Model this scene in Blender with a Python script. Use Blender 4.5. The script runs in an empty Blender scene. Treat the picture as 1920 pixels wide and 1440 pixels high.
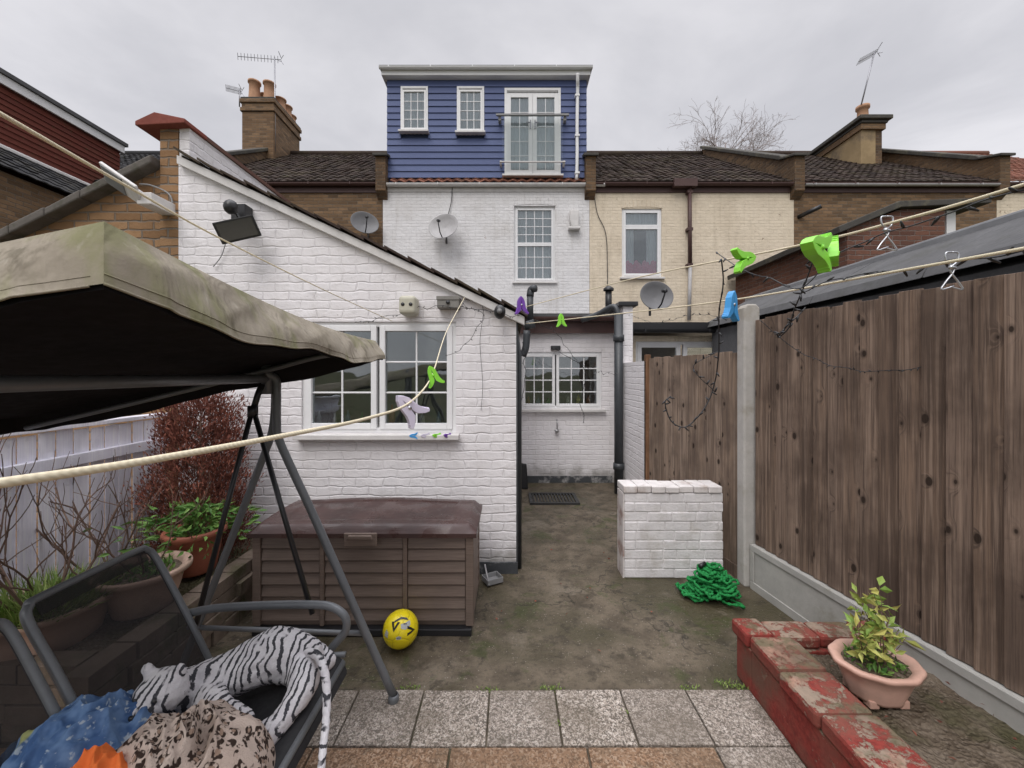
import bpy, math, random
from mathutils import Vector, Matrix, noise
R=random.Random(11)
H=1.6; F=760.0
def W(u,v,d): return Vector(((u-955)/F*d, d, H-(v-700)/F*d))   # surveyed bearing + distance -> metres
V=Vector
COL=bpy.context.scene.collection
# ------------------------------------------------------------------ materials
def c4(c): return (c[0],c[1],c[2],1.0)
class M:
    def __init__(s,name,rough=.8,spec=.3,metal=0,color=None):
        s.m=bpy.data.materials.new(name); s.m.use_nodes=True
        s.t=s.m.node_tree; s.b=s.t.nodes['Principled BSDF']
        s.b.inputs['Roughness'].default_value=rough
        s.b.inputs['Specular IOR Level'].default_value=spec
        s.b.inputs['Metallic'].default_value=metal
        if color: s.b.inputs['Base Color'].default_value=c4(color)
    def n(s,ty,ins=None,**props):
        nd=s.t.nodes.new(ty)
        for k,v in props.items(): setattr(nd,k,v)
        for k,v in (ins or {}).items():
            so=nd.inputs[k]
            if isinstance(v,bpy.types.NodeSocket): s.t.links.new(v,so)
            else:
                if so.type=='RGBA' and len(v)==3: v=c4(v)
                so.default_value=v
        return nd
    def pos(s): return s.n('ShaderNodeNewGeometry').outputs['Position']
    def obj(s): return s.n('ShaderNodeTexCoord').outputs['Object']
    def tint(s):
        a=s.n('ShaderNodeAttribute'); a.attribute_name='tint'; return a.outputs['Fac']
    def noise(s,vec,scale,detail=4,rough=.55,dist=0.0):
        return s.n('ShaderNodeTexNoise',{'Vector':vec,'Scale':scale,'Detail':detail,'Roughness':rough,'Distortion':dist}).outputs['Fac']
    def mul(s,vec,xyz): return s.n('ShaderNodeVectorMath',{0:vec,1:xyz},operation='MULTIPLY').outputs[0]
    def math(s,op,a,b=0.0,clamp=False): return s.n('ShaderNodeMath',{0:a,1:b},operation=op,use_clamp=clamp).outputs[0]
    def rng(s,f,a,b,c=0.0,d=1.0): return s.n('ShaderNodeMapRange',{'Value':f,'From Min':a,'From Max':b,'To Min':c,'To Max':d},interpolation_type='SMOOTHSTEP').outputs[0]
    def mix(s,f,a,b,blend='MIX'):
        return s.n('ShaderNodeMix',{0:f,6:a,7:b},data_type='RGBA',blend_type=blend).outputs[2]
    def col(s,so): s.t.links.new(so,s.b.inputs['Base Color'])
    def rough(s,so): s.t.links.new(so,s.b.inputs['Roughness'])
    def bump(s,h,strength=.5,dist=.01,prev=None):
        ins={'Height':h,'Strength':strength,'Distance':dist}
        if prev is not None: ins['Normal']=prev
        o=s.n('ShaderNodeBump',ins).outputs[0]; s.t.links.new(o,s.b.inputs['Normal']); return o
    def sep(s,v): return s.n('ShaderNodeSeparateXYZ',{0:v}).outputs
    def comb(s,x,y,z=0.0): return s.n('ShaderNodeCombineXYZ',{0:x,1:y,2:z}).outputs[0]

def brick(name,c1,c2,mortar_or_shade,rough=.85,peel=None,peelc=(.2,.1,.06),dirt=.35,bump=.6,msize=.008,lowdirt=0.0,spots=0.5,bw=.215,rh=.071,smooth=.6,stain=0.0,wob=1.0,soft=0.0):
    k=M(name,rough,.25); p=k.pos(); o=k.sep(p)
    w1=k.noise(p,6,2); w2=k.noise(p,9,2)
    u=k.math('ADD',k.math('ADD',o[0],o[1]),k.math('MULTIPLY',w1,.045*wob))
    v=k.math('ADD',o[2],k.math('MULTIPLY',w2,.030*wob))
    br=k.n('ShaderNodeTexBrick',{'Vector':k.comb(u,v),'Color1':c1,'Color2':c2,'Mortar':mortar_or_shade,'Scale':1.0,'Mortar Size':msize,'Mortar Smooth':smooth,'Bias':0.0,'Brick Width':bw,'Row Height':rh})
    big=k.noise(p,1.3,5,.6); med=k.noise(p,14,5,.65); fine=k.noise(p,90,3,.6)
    col=br.outputs['Color']
    if soft:   # paint fills some of the joints
        col=k.mix(k.rng(k.noise(p,4.5,4,.6),.38,.60,0,soft),col,tuple((x+y)/2 for x,y in zip(c1,c2)))
    col=k.mix(k.rng(med,.35,.7,0,.55*spots),col,tuple(x*.62 for x in c1))
    col=k.mix(k.rng(big,.42,.72,0,dirt),col,tuple(x*y for x,y in zip(c1,(.62,.58,.54))))
    if stain:
        sv=k.noise(k.comb(k.math('MULTIPLY',u,5.0),k.math('MULTIPLY',v,.5)),1.5,5,.6)
        col=k.mix(k.rng(sv,.5,.72,0,stain),col,tuple(x*y for x,y in zip(c1,(.55,.52,.46))))
    if peel:
        pn=k.noise(p,5,6,.7); ps=k.noise(p,38,4,.7)
        pf=k.rng(k.math('ADD',k.math('MULTIPLY',pn,.6),k.math('MULTIPLY',ps,.4)),peel,peel+.03)
        col=k.mix(pf,col,peelc)
    if lowdirt:
        z=k.math('ADD',o[2],k.math('MULTIPLY',k.math('SUBTRACT',k.noise(p,7,5),.5),.5))
        col=k.mix(k.rng(z,.0,.30,lowdirt,0),col,(.16,.15,.12))
    k.col(col)
    h=k.math('ADD',k.math('MULTIPLY',k.math('SUBTRACT',1.0,br.outputs['Fac']),1.0),k.math('ADD',k.math('MULTIPLY',med,.9),k.math('MULTIPLY',fine,.15)))
    if soft: h=k.math('MULTIPLY',h,k.rng(k.noise(p,4.5,4,.6),.38,.62,1,.55))
    k.bump(h,bump,.012)
    return k.m
m_white=brick('painted_brick_white',(.83,.805,.81),(.80,.775,.785),(.765,.74,.75),.55,.66,(.26,.20,.16),.15,.50,msize=.009,lowdirt=.7,spots=.16,smooth=1.0,stain=.15,wob=1.2,soft=.7)  # joints greyer than the paint: their shadow is put into the colour
m_whitefar=brick('painted_brick_white_house',(.80,.79,.79),(.76,.75,.75),(.70,.69,.69),.7,.63,(.36,.28,.24),.28,.55,spots=.32,smooth=1.0,stain=.26,wob=1.1,soft=.4)  # painted-over joints, shadow lines coloured in
m_cream=brick('painted_brick_cream',(.77,.67,.525),(.73,.63,.485),(.67,.575,.44),.7,.615,(.24,.16,.10),.28,.5,spots=.35,smooth=1.0,stain=.32,wob=1.1,soft=.5)  # darker joint colour imitates shadow between painted bricks
m_stock=brick('stock_brick',(.27,.17,.095),(.115,.075,.046),(.17,.145,.115),.9,None,(0,0,0),.55,.8,spots=.9)
m_sooty=brick('sooty_brick',(.20,.125,.07),(.075,.05,.034),(.135,.115,.09),.9,None,(0,0,0),.7,.8,spots=.9)
m_yellow=brick('yellow_brick',(.39,.235,.125),(.23,.13,.065),(.20,.17,.14),.9,None,(0,0,0),.5,.8,msize=.010,spots=.8)
m_redb=brick('red_brick',(.20,.095,.065),(.11,.055,.042),(.20,.17,.15),.9,None,(0,0,0),.6,.8)
def plain(name,color,rough=.5,spec=.4,metal=0,var=.25,scale=8,bump=0.0,dirt=None,world=False):
    k=M(name,rough,spec,metal); p=k.pos()
    n=k.noise(p,scale,5,.6); n2=k.noise(p,scale*7,4,.6)
    col=k.mix(k.rng(n,.3,.7,0,var),color,tuple(x*.6 for x in color))
    col=k.mix(k.rng(n2,.4,.75,0,var*.7),col,tuple(x*.72 for x in color))
    if dirt: col=k.mix(k.rng(k.noise(p,scale*.6,6,.65),.5,.68,0,.8),col,dirt)
    k.col(col); k.rough(k.rng(n2,.2,.8,rough*.85,min(1,rough*1.2)))
    if bump: k.bump(n2,bump,.004)
    return k.m
m_upvc=plain('white_upvc',(.82,.82,.82),.35,.4,var=.12)
m_sill=plain('white_sill',(.72,.70,.68),.5,.4,var=.35)
m_black=plain('black_plastic',(.02,.02,.022),.35,.5)
m_blackpipe=plain('dark_grey_pipe',(.045,.05,.055),.4,.5)
m_brownpipe=plain('brown_pipe',(.085,.045,.04),.5,.4)
m_grey=plain('grey_paint',(.28,.28,.28),.5,.4)
m_lead=plain('lead_flashing',(.24,.245,.255),.5,.4,var=.5,scale=3)
m_fasciadk=plain('dark_coping',(.085,.08,.072),.85,.2,var=.5,bump=.5,dirt=(.14,.13,.09))
m_greycope=plain('weathered_grey_coping',(.15,.135,.12),.85,.2,var=.6,bump=.7,dirt=(.08,.08,.055))
m_metal=M('galvanised_wire',.35,.5,1,(.55,.56,.58)).m
m_alu=M('aerial_metal',.4,.5,.8,(.32,.32,.34)).m
m_terr=plain('terracotta_pot_chimney',(.50,.29,.18),.8,.2,var=.5,scale=5)
m_redcope=plain('red_coping_tile',(.26,.08,.06),.8,.2,var=.5,bump=.5)
m_post=plain('concrete_post',(.50,.48,.45),.9,.2,var=.35,scale=6,bump=.6,dirt=(.34,.31,.26))
m_gboard=plain('concrete_gravel_board',(.44,.43,.40),.9,.2,var=.4,scale=4,bump=.5,dirt=(.24,.23,.17))
m_grate=plain('iron_grate',(.03,.03,.03),.6,.5)
m_dish=plain('dish_grey',(.46,.45,.45),.5,.4,var=.4)
m_dishdk=plain('dish_dark_grey',(.18,.18,.185),.5,.4)
m_felt=plain('roofing_felt',(.125,.125,.128),.9,.15,var=.5,scale=4,bump=1.0,dirt=(.085,.085,.08))
m_rope=M('rope',.8,.2)
_p=m_rope.obj(); _w=m_rope.n('ShaderNodeTexWave',{'Vector':_p,'Scale':120.0,'Distortion':1.0},bands_direction='DIAGONAL').outputs['Fac']
m_rope.col(m_rope.mix(m_rope.rng(_w,0,1,0,.3),(.76,.68,.50),(.50,.43,.30))); m_rope.bump(_w,.25,.001); m_rope=m_rope.m
def glassmat(name,refl=1.0,base=0.0,trc=(.86,.90,.90)):
    k=M(name); t=k.t; t.nodes.remove(k.b); out=t.nodes['Material Output']
    fr=k.n('ShaderNodeFresnel',{'IOR':1.55}).outputs[0]
    fr=k.math('ADD',k.math('MULTIPLY',fr,refl,True),base,True)
    wob=k.noise(k.pos(),2.5,2)
    b=k.n('ShaderNodeBump',{'Height':wob,'Strength':.06,'Distance':.05}).outputs[0]
    g=k.n('ShaderNodeBsdfGlossy',{'Roughness':.02,'Normal':b,'Color':(.9,.93,.95)}).outputs[0]
    tr=k.n('ShaderNodeBsdfTransparent',{'Color':trc}).outputs[0]
    mx=k.n('ShaderNodeMixShader',{0:fr,1:tr,2:g}).outputs[0]
    t.links.new(mx,out.inputs[0]); return k.m
m_glass=glassmat('window_glass',1.7,.05)
m_balglass=glassmat('balcony_clear_glass',.6,0,(.96,.975,.97))
m_curtain=M('net_curtain',.9,.1)
_w=m_curtain.n('ShaderNodeTexWave',{'Vector':m_curtain.pos(),'Scale':9.0,'Distortion':1.5},bands_direction='X').outputs['Fac']
m_curtain.col(m_curtain.mix(_w,(.88,.88,.90),(.66,.66,.69))); m_curtain=m_curtain.m
def rooft(name,a,b,moss):
    k=M(name,.9,.15); p=k.pos(); t=k.tint()
    n=k.noise(p,2,5,.6); f=k.noise(p,25,5,.7)
    col=k.mix(t,a,b); col=k.mix(k.rng(n,.45,.7,0,.6),col,moss); col=k.mix(k.rng(f,.5,.75,0,.6),col,tuple(x*.5 for x in a))
    col=k.mix(k.rng(k.noise(p,6,6,.7),.60,.68,0,.7),col,(.10,.095,.05))
    k.col(col); k.bump(f,.5,.01); return k.m
m_roof=rooft('brown_roof_tile',(.068,.048,.040),(.036,.027,.024),(.080,.066,.042))
m_roofdk=rooft('slate_roof_tile',(.05,.05,.053),(.033,.033,.035),(.08,.075,.065))
m_roofred=rooft('red_roof_tile',(.26,.115,.08),(.19,.085,.06),(.17,.11,.08))
m_redwall=rooft('red_hung_tile',(.15,.045,.032),(.11,.034,.027),(.12,.055,.037))
k=M('blue_weatherboard',.6,.3); p=k.pos(); g=k.noise(k.mul(p,(3,3,90)),1.5,5,.6); t=k.tint()
k.col(k.mix(k.rng(g,.3,.7,0,.5),k.mix(t,(.093,.122,.25),(.108,.140,.275)),(.072,.095,.20))); k.bump(g,.25,.004); m_blue=k.m
# fence wood
def wood(name,a,b,dk,knots=True,rough=.8,vary=.5):
    k=M(name,rough,.2); p=k.pos(); o=k.sep(p); t=k.tint()
    u=k.math('ADD',k.math('MULTIPLY',o[0],.35),o[1]); tt=k.math('MULTIPLY',t,17.3)
    kv=k.comb(k.math('ADD',k.math('MULTIPLY',u,8.5),tt),k.math('ADD',k.math('MULTIPLY',o[2],4.2),k.math('MULTIPLY',t,9.1)),0.0)
    vn=k.n('ShaderNodeTexVoronoi',{'Vector':kv,'Scale':1.0,'Randomness':1.0},voronoi_dimensions='2D')
    vo=vn.outputs['Distance']; pick=k.sep(vn.outputs['Color'])[0]
    on=k.rng(pick,.28,.33)
    bend=k.math('MULTIPLY',k.rng(vo,0,.30,1,0),on)
    gu=k.math('ADD',k.math('MULTIPLY',u,34.0),k.math('MULTIPLY',bend,1.5))
    g=k.noise(k.comb(gu,k.math('MULTIPLY',o[2],.9),tt),1.6,6,.62,.5)
    g2=k.noise(k.comb(k.math('MULTIPLY',u,170.0),k.math('MULTIPLY',o[2],2.4),tt),1.2,4,.6)
    g3=k.noise(k.comb(k.math('MULTIPLY',u,70.0),k.math('MULTIPLY',o[2],1.2),tt),1.1,4,.6)
    col=k.mix(k.rng(g,.38,.60),a,b)
    t2=k.math('FRACT',k.math('MULTIPLY',t,7.7))
    col=k.mix(k.rng(t,0,1,0,vary),col,dk)
    col=k.mix(k.rng(t2,.5,1,0,.35),col,tuple(min(1,x*y) for x,y in zip(a,(1.35,1.45,1.6))))
    col=k.mix(k.rng(g,.54,.64,0,.65),col,dk)
    col=k.mix(k.rng(g2,.46,.68,0,.7),col,dk)
    col=k.mix(k.rng(g3,.50,.64,0,.55),col,tuple(min(1,x*y) for x,y in zip(a,(1.4,1.5,1.6))))
    wt=k.noise(k.comb(k.math('MULTIPLY',u,3.0),k.math('MULTIPLY',o[2],1.6),0.0),1.5,5)
    col=k.mix(k.rng(wt,.42,.66,0,.6),col,tuple(x*.85 for x in dk))
    if knots:
        s0=k.math('MULTIPLY',k.rng(pick,.3,1.0,.3,1),k.math('MULTIPLY',on,.10))
        kf=k.math('SUBTRACT',s0,vo)
        col=k.mix(k.math('MULTIPLY',k.rng(kf,-.07,.02,0,.6),on),col,tuple(x*.65 for x in dk))
        col=k.mix(k.math('MULTIPLY',k.rng(kf,-.005,.02,0,.9),on),col,(.028,.018,.013))
    k.col(col); h=k.math('ADD',g,k.math('MULTIPLY',g2,.6)); k.bump(h,.8,.006); return k.m
m_fence=wood('weathered_brown_boards',(.240,.165,.118),(.165,.118,.089),(.078,.054,.042))
m_fence2=wood('grey_brown_boards',(.30,.215,.155),(.225,.168,.128),(.115,.083,.066))
m_gapshade=plain('gap_shade_backing',(.025,.018,.015),.9,.1)  # near-black colour standing in for shadow between the fence boards
m_orangewood=wood('reddish_timber',(.28,.15,.085),(.21,.11,.06),(.13,.07,.04),knots=False)
m_lav=wood('lavender_painted_boards',(.90,.885,.96),(.86,.845,.93),(.74,.73,.82),knots=False,vary=.3)
# ground
k=M('mossy_concrete',.7,.35); p=k.pos()
big=k.noise(p,1.1,6,.6,.6); med=k.noise(p,5,6,.65); fine=k.noise(p,45,5,.7); peb=k.n('ShaderNodeTexVoronoi',{'Vector':p,'Scale':60.0}).outputs['Distance']
col=k.mix(k.rng(med,.35,.65),(.150,.120,.085),(.078,.061,.041))
col=k.mix(k.rng(big,.44,.62,0,.8),col,(.062,.054,.028))
col=k.mix(k.rng(k.noise(p,1.9,6,.65,.5),.54,.64,0,.65),col,(.195,.162,.122))
col=k.mix(k.rng(k.noise(p,8,6,.7),.52,.64,0,.7),col,(.036,.029,.019))
col=k.mix(k.rng(k.noise(p,2.9,6,.7,.4),.55,.63,0,.65),col,(.048,.058,.016))
col=k.mix(k.rng(fine,.5,.75,0,.7),col,(.034,.027,.019))
col=k.mix(k.math('MULTIPLY',k.rng(peb,.05,.25,.9,0),k.rng(k.noise(p,20,3),.48,.60)),col,(.36,.32,.27))
cr=k.n('ShaderNodeTexVoronoi',{'Vector':k.n('ShaderNodeVectorMath',{0:p,1:k.n('ShaderNodeTexNoise',{'Vector':p,'Scale':4.0,'Detail':5.0}).outputs['Color']},operation='ADD').outputs[0],'Scale':.55},feature='DISTANCE_TO_EDGE').outputs['Distance']
col=k.mix(k.rng(cr,.0,.008,.8,0),col,(.02,.018,.012))
k.col(col); k.rough(k.rng(big,.35,.65,.72,.32)); k.bump(k.math('ADD',k.math('MULTIPLY',med,1.0),k.math('MULTIPLY',fine,.8)),.7,.012); m_ground=k.m
k=M('soil_and_gravel',.95,.1); p=k.pos(); n=k.noise(p,9,6,.7); vo=k.n('ShaderNodeTexVoronoi',{'Vector':p,'Scale':55.0})
col=k.mix(k.rng(n,.35,.65),(.095,.072,.05),(.18,.145,.11)); col=k.mix(k.rng(vo.outputs['Distance'],.1,.4,.5,0),col,(.26,.215,.17)); col=k.mix(k.rng(k.noise(p,3,4),.45,.62,0,.75),col,(.062,.062,.028))
k.col(col); k.bump(k.math('ADD',n,vo.outputs['Distance']),.9,.02); m_soil=k.m
k=M('grass_field',.95,.1); p=k.pos(); k.col(k.mix(k.rng(k.noise(p,.8,6),.35,.65),(.05,.06,.025),(.09,.08,.045))); m_field=k.m
def slab(name,a,b,c,dkf=.38,sc_=100.0,thr=(.28,.36)):
    k=M(name,.75,.3); p=k.pos(); t=k.tint(); v=k.n('ShaderNodeTexVoronoi',{'Vector':p,'Scale':sc_}); g=k.noise(p,3,5)
    v2=k.n('ShaderNodeTexVoronoi',{'Vector':p,'Scale':sc_*2.0})
    vc=k.sep(v.outputs['Color'])[0]; v2c=k.sep(v2.outputs['Color'])[1]
    col=k.mix(vc,a,b); col=k.mix(k.rng(vc,.84,.90,0,.9),col,c); col=k.mix(k.rng(vc,thr[0],thr[1],.85,0),col,tuple(x*dkf for x in a))
    col=k.mix(k.rng(v2c,.78,.84,0,.7),col,c); col=k.mix(k.rng(v2c,.26,.32,.75,0),col,tuple(x*.4 for x in a))
    col=k.mix(k.rng(g,.40,.66,0,.55),col,(.125,.10,.07)); col=k.mix(k.rng(k.noise(p,9,6,.7),.56,.68,0,.5),col,(.075,.065,.045)); col=k.mix(k.math('MULTIPLY',t,.4),col,tuple(x*.6 for x in a))
    k.col(col); k.bump(v.outputs['Distance'],.7,.005); return k.m
m_slab=slab('granite_chip_slab',(.285,.24,.20),(.39,.335,.285),(.58,.52,.46))
m_tan=slab('brown_slab',(.25,.145,.085),(.31,.195,.12),(.42,.31,.22),.55,80.0,(.12,.18))
k=M('peeling_red_paint',.85,.18); p=k.pos(); a=k.noise(p,9,9,.76,.2); b=k.noise(p,60,4,.6); z=k.sep(k.n('ShaderNodeNewGeometry').outputs['Normal'])[2]
red=k.mix(k.rng(b,.35,.7),(.265,.048,.038),(.175,.032,.027))
red=k.mix(k.rng(k.noise(p,5,5,.6),.42,.62,0,.7),red,(.21,.075,.056))
zt_=k.math('MAXIMUM',z,0.0)
thr=k.math('ADD',a,k.math('MULTIPLY',zt_,.105))
ex=k.mix(k.rng(k.noise(p,22,6,.7),.35,.65),(.38,.225,.165),(.21,.13,.095))
ex=k.mix(k.rng(k.noise(p,6,4),.48,.6,0,.7),ex,(.28,.24,.185))
col=k.mix(k.rng(thr,.585,.63),red,ex); col=k.mix(k.rng(k.noise(p,4,5),.46,.66,0,.7),col,(.13,.085,.06))
col=k.mix(k.math('MULTIPLY',k.rng(k.noise(p,8,6,.7),.48,.60,0,.75),zt_),col,(.14,.125,.075)); k.col(col)
k.bump(k.math('ADD',k.rng(thr,.585,.63,1,0),b),.6,.006); m_redpaint=k.m
# box plastics
k=M('taupe_woodgrain_plastic',.5,.35); p=k.pos(); g=k.noise(k.mul(p,(4,4,120)),1.2,5,.6); k.col(k.mix(k.rng(k.noise(p,4,5),.4,.7,0,.3),k.mix(k.rng(g,.35,.7),(.200,.150,.123),(.145,.108,.088)),(.115,.095,.075))); k.bump(g,.25,.003); m_boxbody=k.m
k=M('dark_brown_wet_lid',.28,.5); p=k.pos(); g=k.noise(p,5,5,.6); k.col(k.mix(k.rng(g,.35,.7),(.066,.034,.030),(.042,.023,.021))); k.rough(k.rng(k.noise(p,7,5),.4,.6,.22,.5)); k.bump(k.noise(k.mul(p,(10,90,10)),1.0,4),.25,.004); m_boxlid=k.m
# canopy fabric
k=M('taupe_canopy_fabric',.9,.15); p=k.pos(); a=k.noise(p,2.4,5,.55); b=k.noise(p,9,5,.6); f=k.noise(p,160,2); zc_=k.sep(p)[2]
col=k.mix(k.rng(a,.35,.65),(.355,.315,.255),(.27,.235,.185)); col=k.mix(k.rng(b,.44,.68,0,.45),col,(.19,.165,.12)); col=k.mix(k.rng(k.noise(k.mul(p,(4,4,1.5)),1.9,5,.6),.47,.64,0,.65),col,(.19,.195,.085))
col=k.mix(k.rng(k.noise(k.mul(p,(6,6,2)),2.6,5,.65),.56,.70,0,.6),col,(.095,.082,.055))
col=k.mix(k.rng(k.noise(k.mul(p,(30,30,6)),1.2,4,.6),.60,.70,0,.35),col,(.40,.37,.31))
k.col(col); k.bump(k.math('ADD',k.math('MULTIPLY',k.noise(k.mul(p,(7,7,3)),1.2,3,.5,1.0),2.0),k.math('MULTIPLY',f,.05)),.6,.020); m_canopy=k.m
m_underside=plain('dark_underside',(.022,.020,.021),.95,.05,var=.4,scale=4)  # near-black layer set just inside the outer cloth
m_tube=plain('grey_steel_tube',(.17,.18,.19),.38,.5,metal=.2,var=.3)
k=M('black_mesh_sling',.8,.2); mt=k.t; tr=k.n('ShaderNodeBsdfTransparent').outputs[0]; k.b.inputs['Base Color'].default_value=(.030,.028,.030,1)
ch=k.n('ShaderNodeMixShader',{0:.20,1:k.b.outputs[0],2:tr}).outputs[0]; mt.links.new(ch,mt.nodes['Material Output'].inputs[0]); m_sling=k.m
m_seat=plain('black_seat_fabric',(.025,.025,.027),.75,.3,var=.3,scale=6,bump=.3)
def plush(name,axis,sc_,ax):
    k=M(name,.95,.05); p=k.obj(); d=k.n('ShaderNodeTexNoise',{'Vector':p,'Scale':8.0,'Detail':2.0}).outputs['Color']; d2=k.n('ShaderNodeTexNoise',{'Vector':p,'Scale':120.0,'Detail':2.0}).outputs['Color']
    vv=k.n('ShaderNodeVectorMath',{0:p,1:k.n('ShaderNodeVectorMath',{0:d,'Scale':.08},operation='SCALE').outputs[0]},operation='ADD').outputs[0]
    vv=k.n('ShaderNodeVectorMath',{0:vv,1:k.n('ShaderNodeVectorMath',{0:d2,'Scale':.007},operation='SCALE').outputs[0]},operation='ADD').outputs[0]
    w=k.n('ShaderNodeTexWave',{'Vector':k.mul(vv,ax),'Scale':sc_,'Distortion':1.8,'Detail':1.0,'Detail Scale':1.5},bands_direction=axis).outputs['Fac']
    ms=k.noise(p,18,2); fz=k.noise(p,240,3,.7); fm=k.noise(p,45,4,.65)
    f=k.math('MULTIPLY',k.rng(w,.64,.80),k.rng(ms,.36,.46))
    k.col(k.mix(f,k.mix(k.rng(fm,.35,.75),k.mix(fz,(.78,.76,.78),(.62,.61,.63)),(.58,.56,.59)),k.mix(fz,(.035,.035,.042),(.09,.09,.10)))); k.bump(k.math('ADD',fz,k.math('MULTIPLY',fm,1.2)),.8,.006); return k.m
m_tiger=plush('striped_plush','X',14.0,(1.0,.55,.3)); m_tail=plush('striped_tail','Z',13.0,(.2,.2,1.0))
k=M('leopard_print_fleece',.95,.1); p=k.obj(); d=k.n('ShaderNodeTexNoise',{'Vector':p,'Scale':25.0,'Detail':2.0}).outputs['Color']
vv=k.n('ShaderNodeVectorMath',{0:p,1:k.n('ShaderNodeVectorMath',{0:d,'Scale':.03},operation='SCALE').outputs[0]},operation='ADD').outputs[0]
v=k.n('ShaderNodeTexVoronoi',{'Vector':vv,'Scale':34.0,'Randomness':.8}).outputs['Distance']
gap=k.rng(k.noise(p,70,1),.42,.52)
ring=k.math('MULTIPLY',k.math('MULTIPLY',k.rng(v,.18,.28),k.rng(v,.48,.56,1,0)),gap)
fz=k.noise(p,200,3,.7)
base=k.mix(k.rng(k.noise(p,6,3),.4,.6),(.66,.55,.48),(.52,.42,.36)); base=k.mix(k.math('MULTIPLY',fz,.4),base,(.38,.29,.24))
k.col(k.mix(ring,k.mix(k.rng(v,.24,.3,.75,0),base,(.28,.18,.125)),(.05,.034,.028))); k.bump(fz,1.0,.007); m_leo=k.m
k=M('blue_patterned_cloth',.9,.1); p=k.obj(); n=k.noise(p,14,3); n2=k.noise(p,38,3)
col=k.mix(k.rng(n,.4,.6),(.05,.10,.22),(.12,.20,.35)); col=k.mix(k.rng(n2,.58,.66),col,(.33,.39,.46)); col=k.mix(k.rng(k.noise(p,9,2),.62,.66),col,(.28,.30,.13)); k.col(col); m_bluec=k.m
m_orangec=plain('orange_cloth',(.72,.17,.045),.9,.1,var=.35)
def pegm(n,c): 
    k=M(n,.4,.5,0,c); return k.m
m_pg=pegm('green_peg_plastic',(.26,.72,.05)); m_pb=pegm('blue_peg_plastic',(.05,.32,.70)); m_pp=pegm('purple_peg_plastic',(.16,.05,.36)); m_pw=pegm('lilac_white_peg_plastic',(.66,.61,.74))
m_hose=plain('green_hose',(.022,.25,.065),.75,.2,var=.6,scale=30,bump=.8)
m_yball=M('yellow_ball',.3,.5); k=m_yball; p=k.obj(); vo=k.n('ShaderNodeTexVoronoi',{'Vector':p,'Scale':9.0},feature='DISTANCE_TO_EDGE').outputs['Distance']
k.col(k.mix(k.rng(vo,0,.03,.6,0),(.85,.68,.015),(.50,.40,.01))); k.bump(k.rng(vo,0,.05),.4,.004); m_yball=k.m
m_ballblk=M('ball_black_print',.35,.5,0,(.02,.02,.02)).m; m_ballgry=M('ball_silver_print',.35,.5,0,(.42,.43,.42)).m
m_tpot=plain('terracotta_plastic',(.38,.125,.075),.5,.4,var=.3)
m_ppot=plain('peach_plastic',(.60,.37,.29),.5,.4,var=.25,dirt=(.44,.30,.24))
m_palepot=plain('pale_clay_pot',(.58,.40,.31),.6,.3,var=.35,dirt=(.36,.26,.19))
m_stone=plain('rough_stone',(.24,.19,.15),.95,.1,var=.6,scale=9,bump=1,dirt=(.09,.095,.045))
def leafm(n,a,b,rough=.5):
    k=M(n,rough,.3); t=k.tint(); k.col(k.mix(t,a,b)); return k.m
m_leaf=leafm('green_leaves',(.05,.14,.025),(.16,.28,.06)); m_yleaf=leafm('yellow_green_leaves',(.16,.27,.05),(.48,.45,.13))
m_rust=leafm('rust_foliage',(.11,.038,.029),(.29,.105,.07),.9); m_grass=leafm('grass_blades',(.10,.18,.03),(.27,.34,.10))
m_twig=leafm('bare_twigs',(.11,.068,.052),(.19,.125,.095),.9); m_birch=leafm('birch_twigs',(.25,.205,.195),(.36,.31,.29),.9)
m_pink=plain('pink_cushion',(.95,.18,.34),.8,.2,scale=25,var=.5); m_chrome=M('hook_steel',.3,.5,1,(.5,.5,.5)).m
m_cream2=plain('cream_lamp',(.52,.50,.40),.5,.4); m_render=plain('yellowed_render',(.38,.28,.16),.9,.1,var=.6,scale=2,bump=.5,dirt=(.15,.12,.09))

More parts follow.
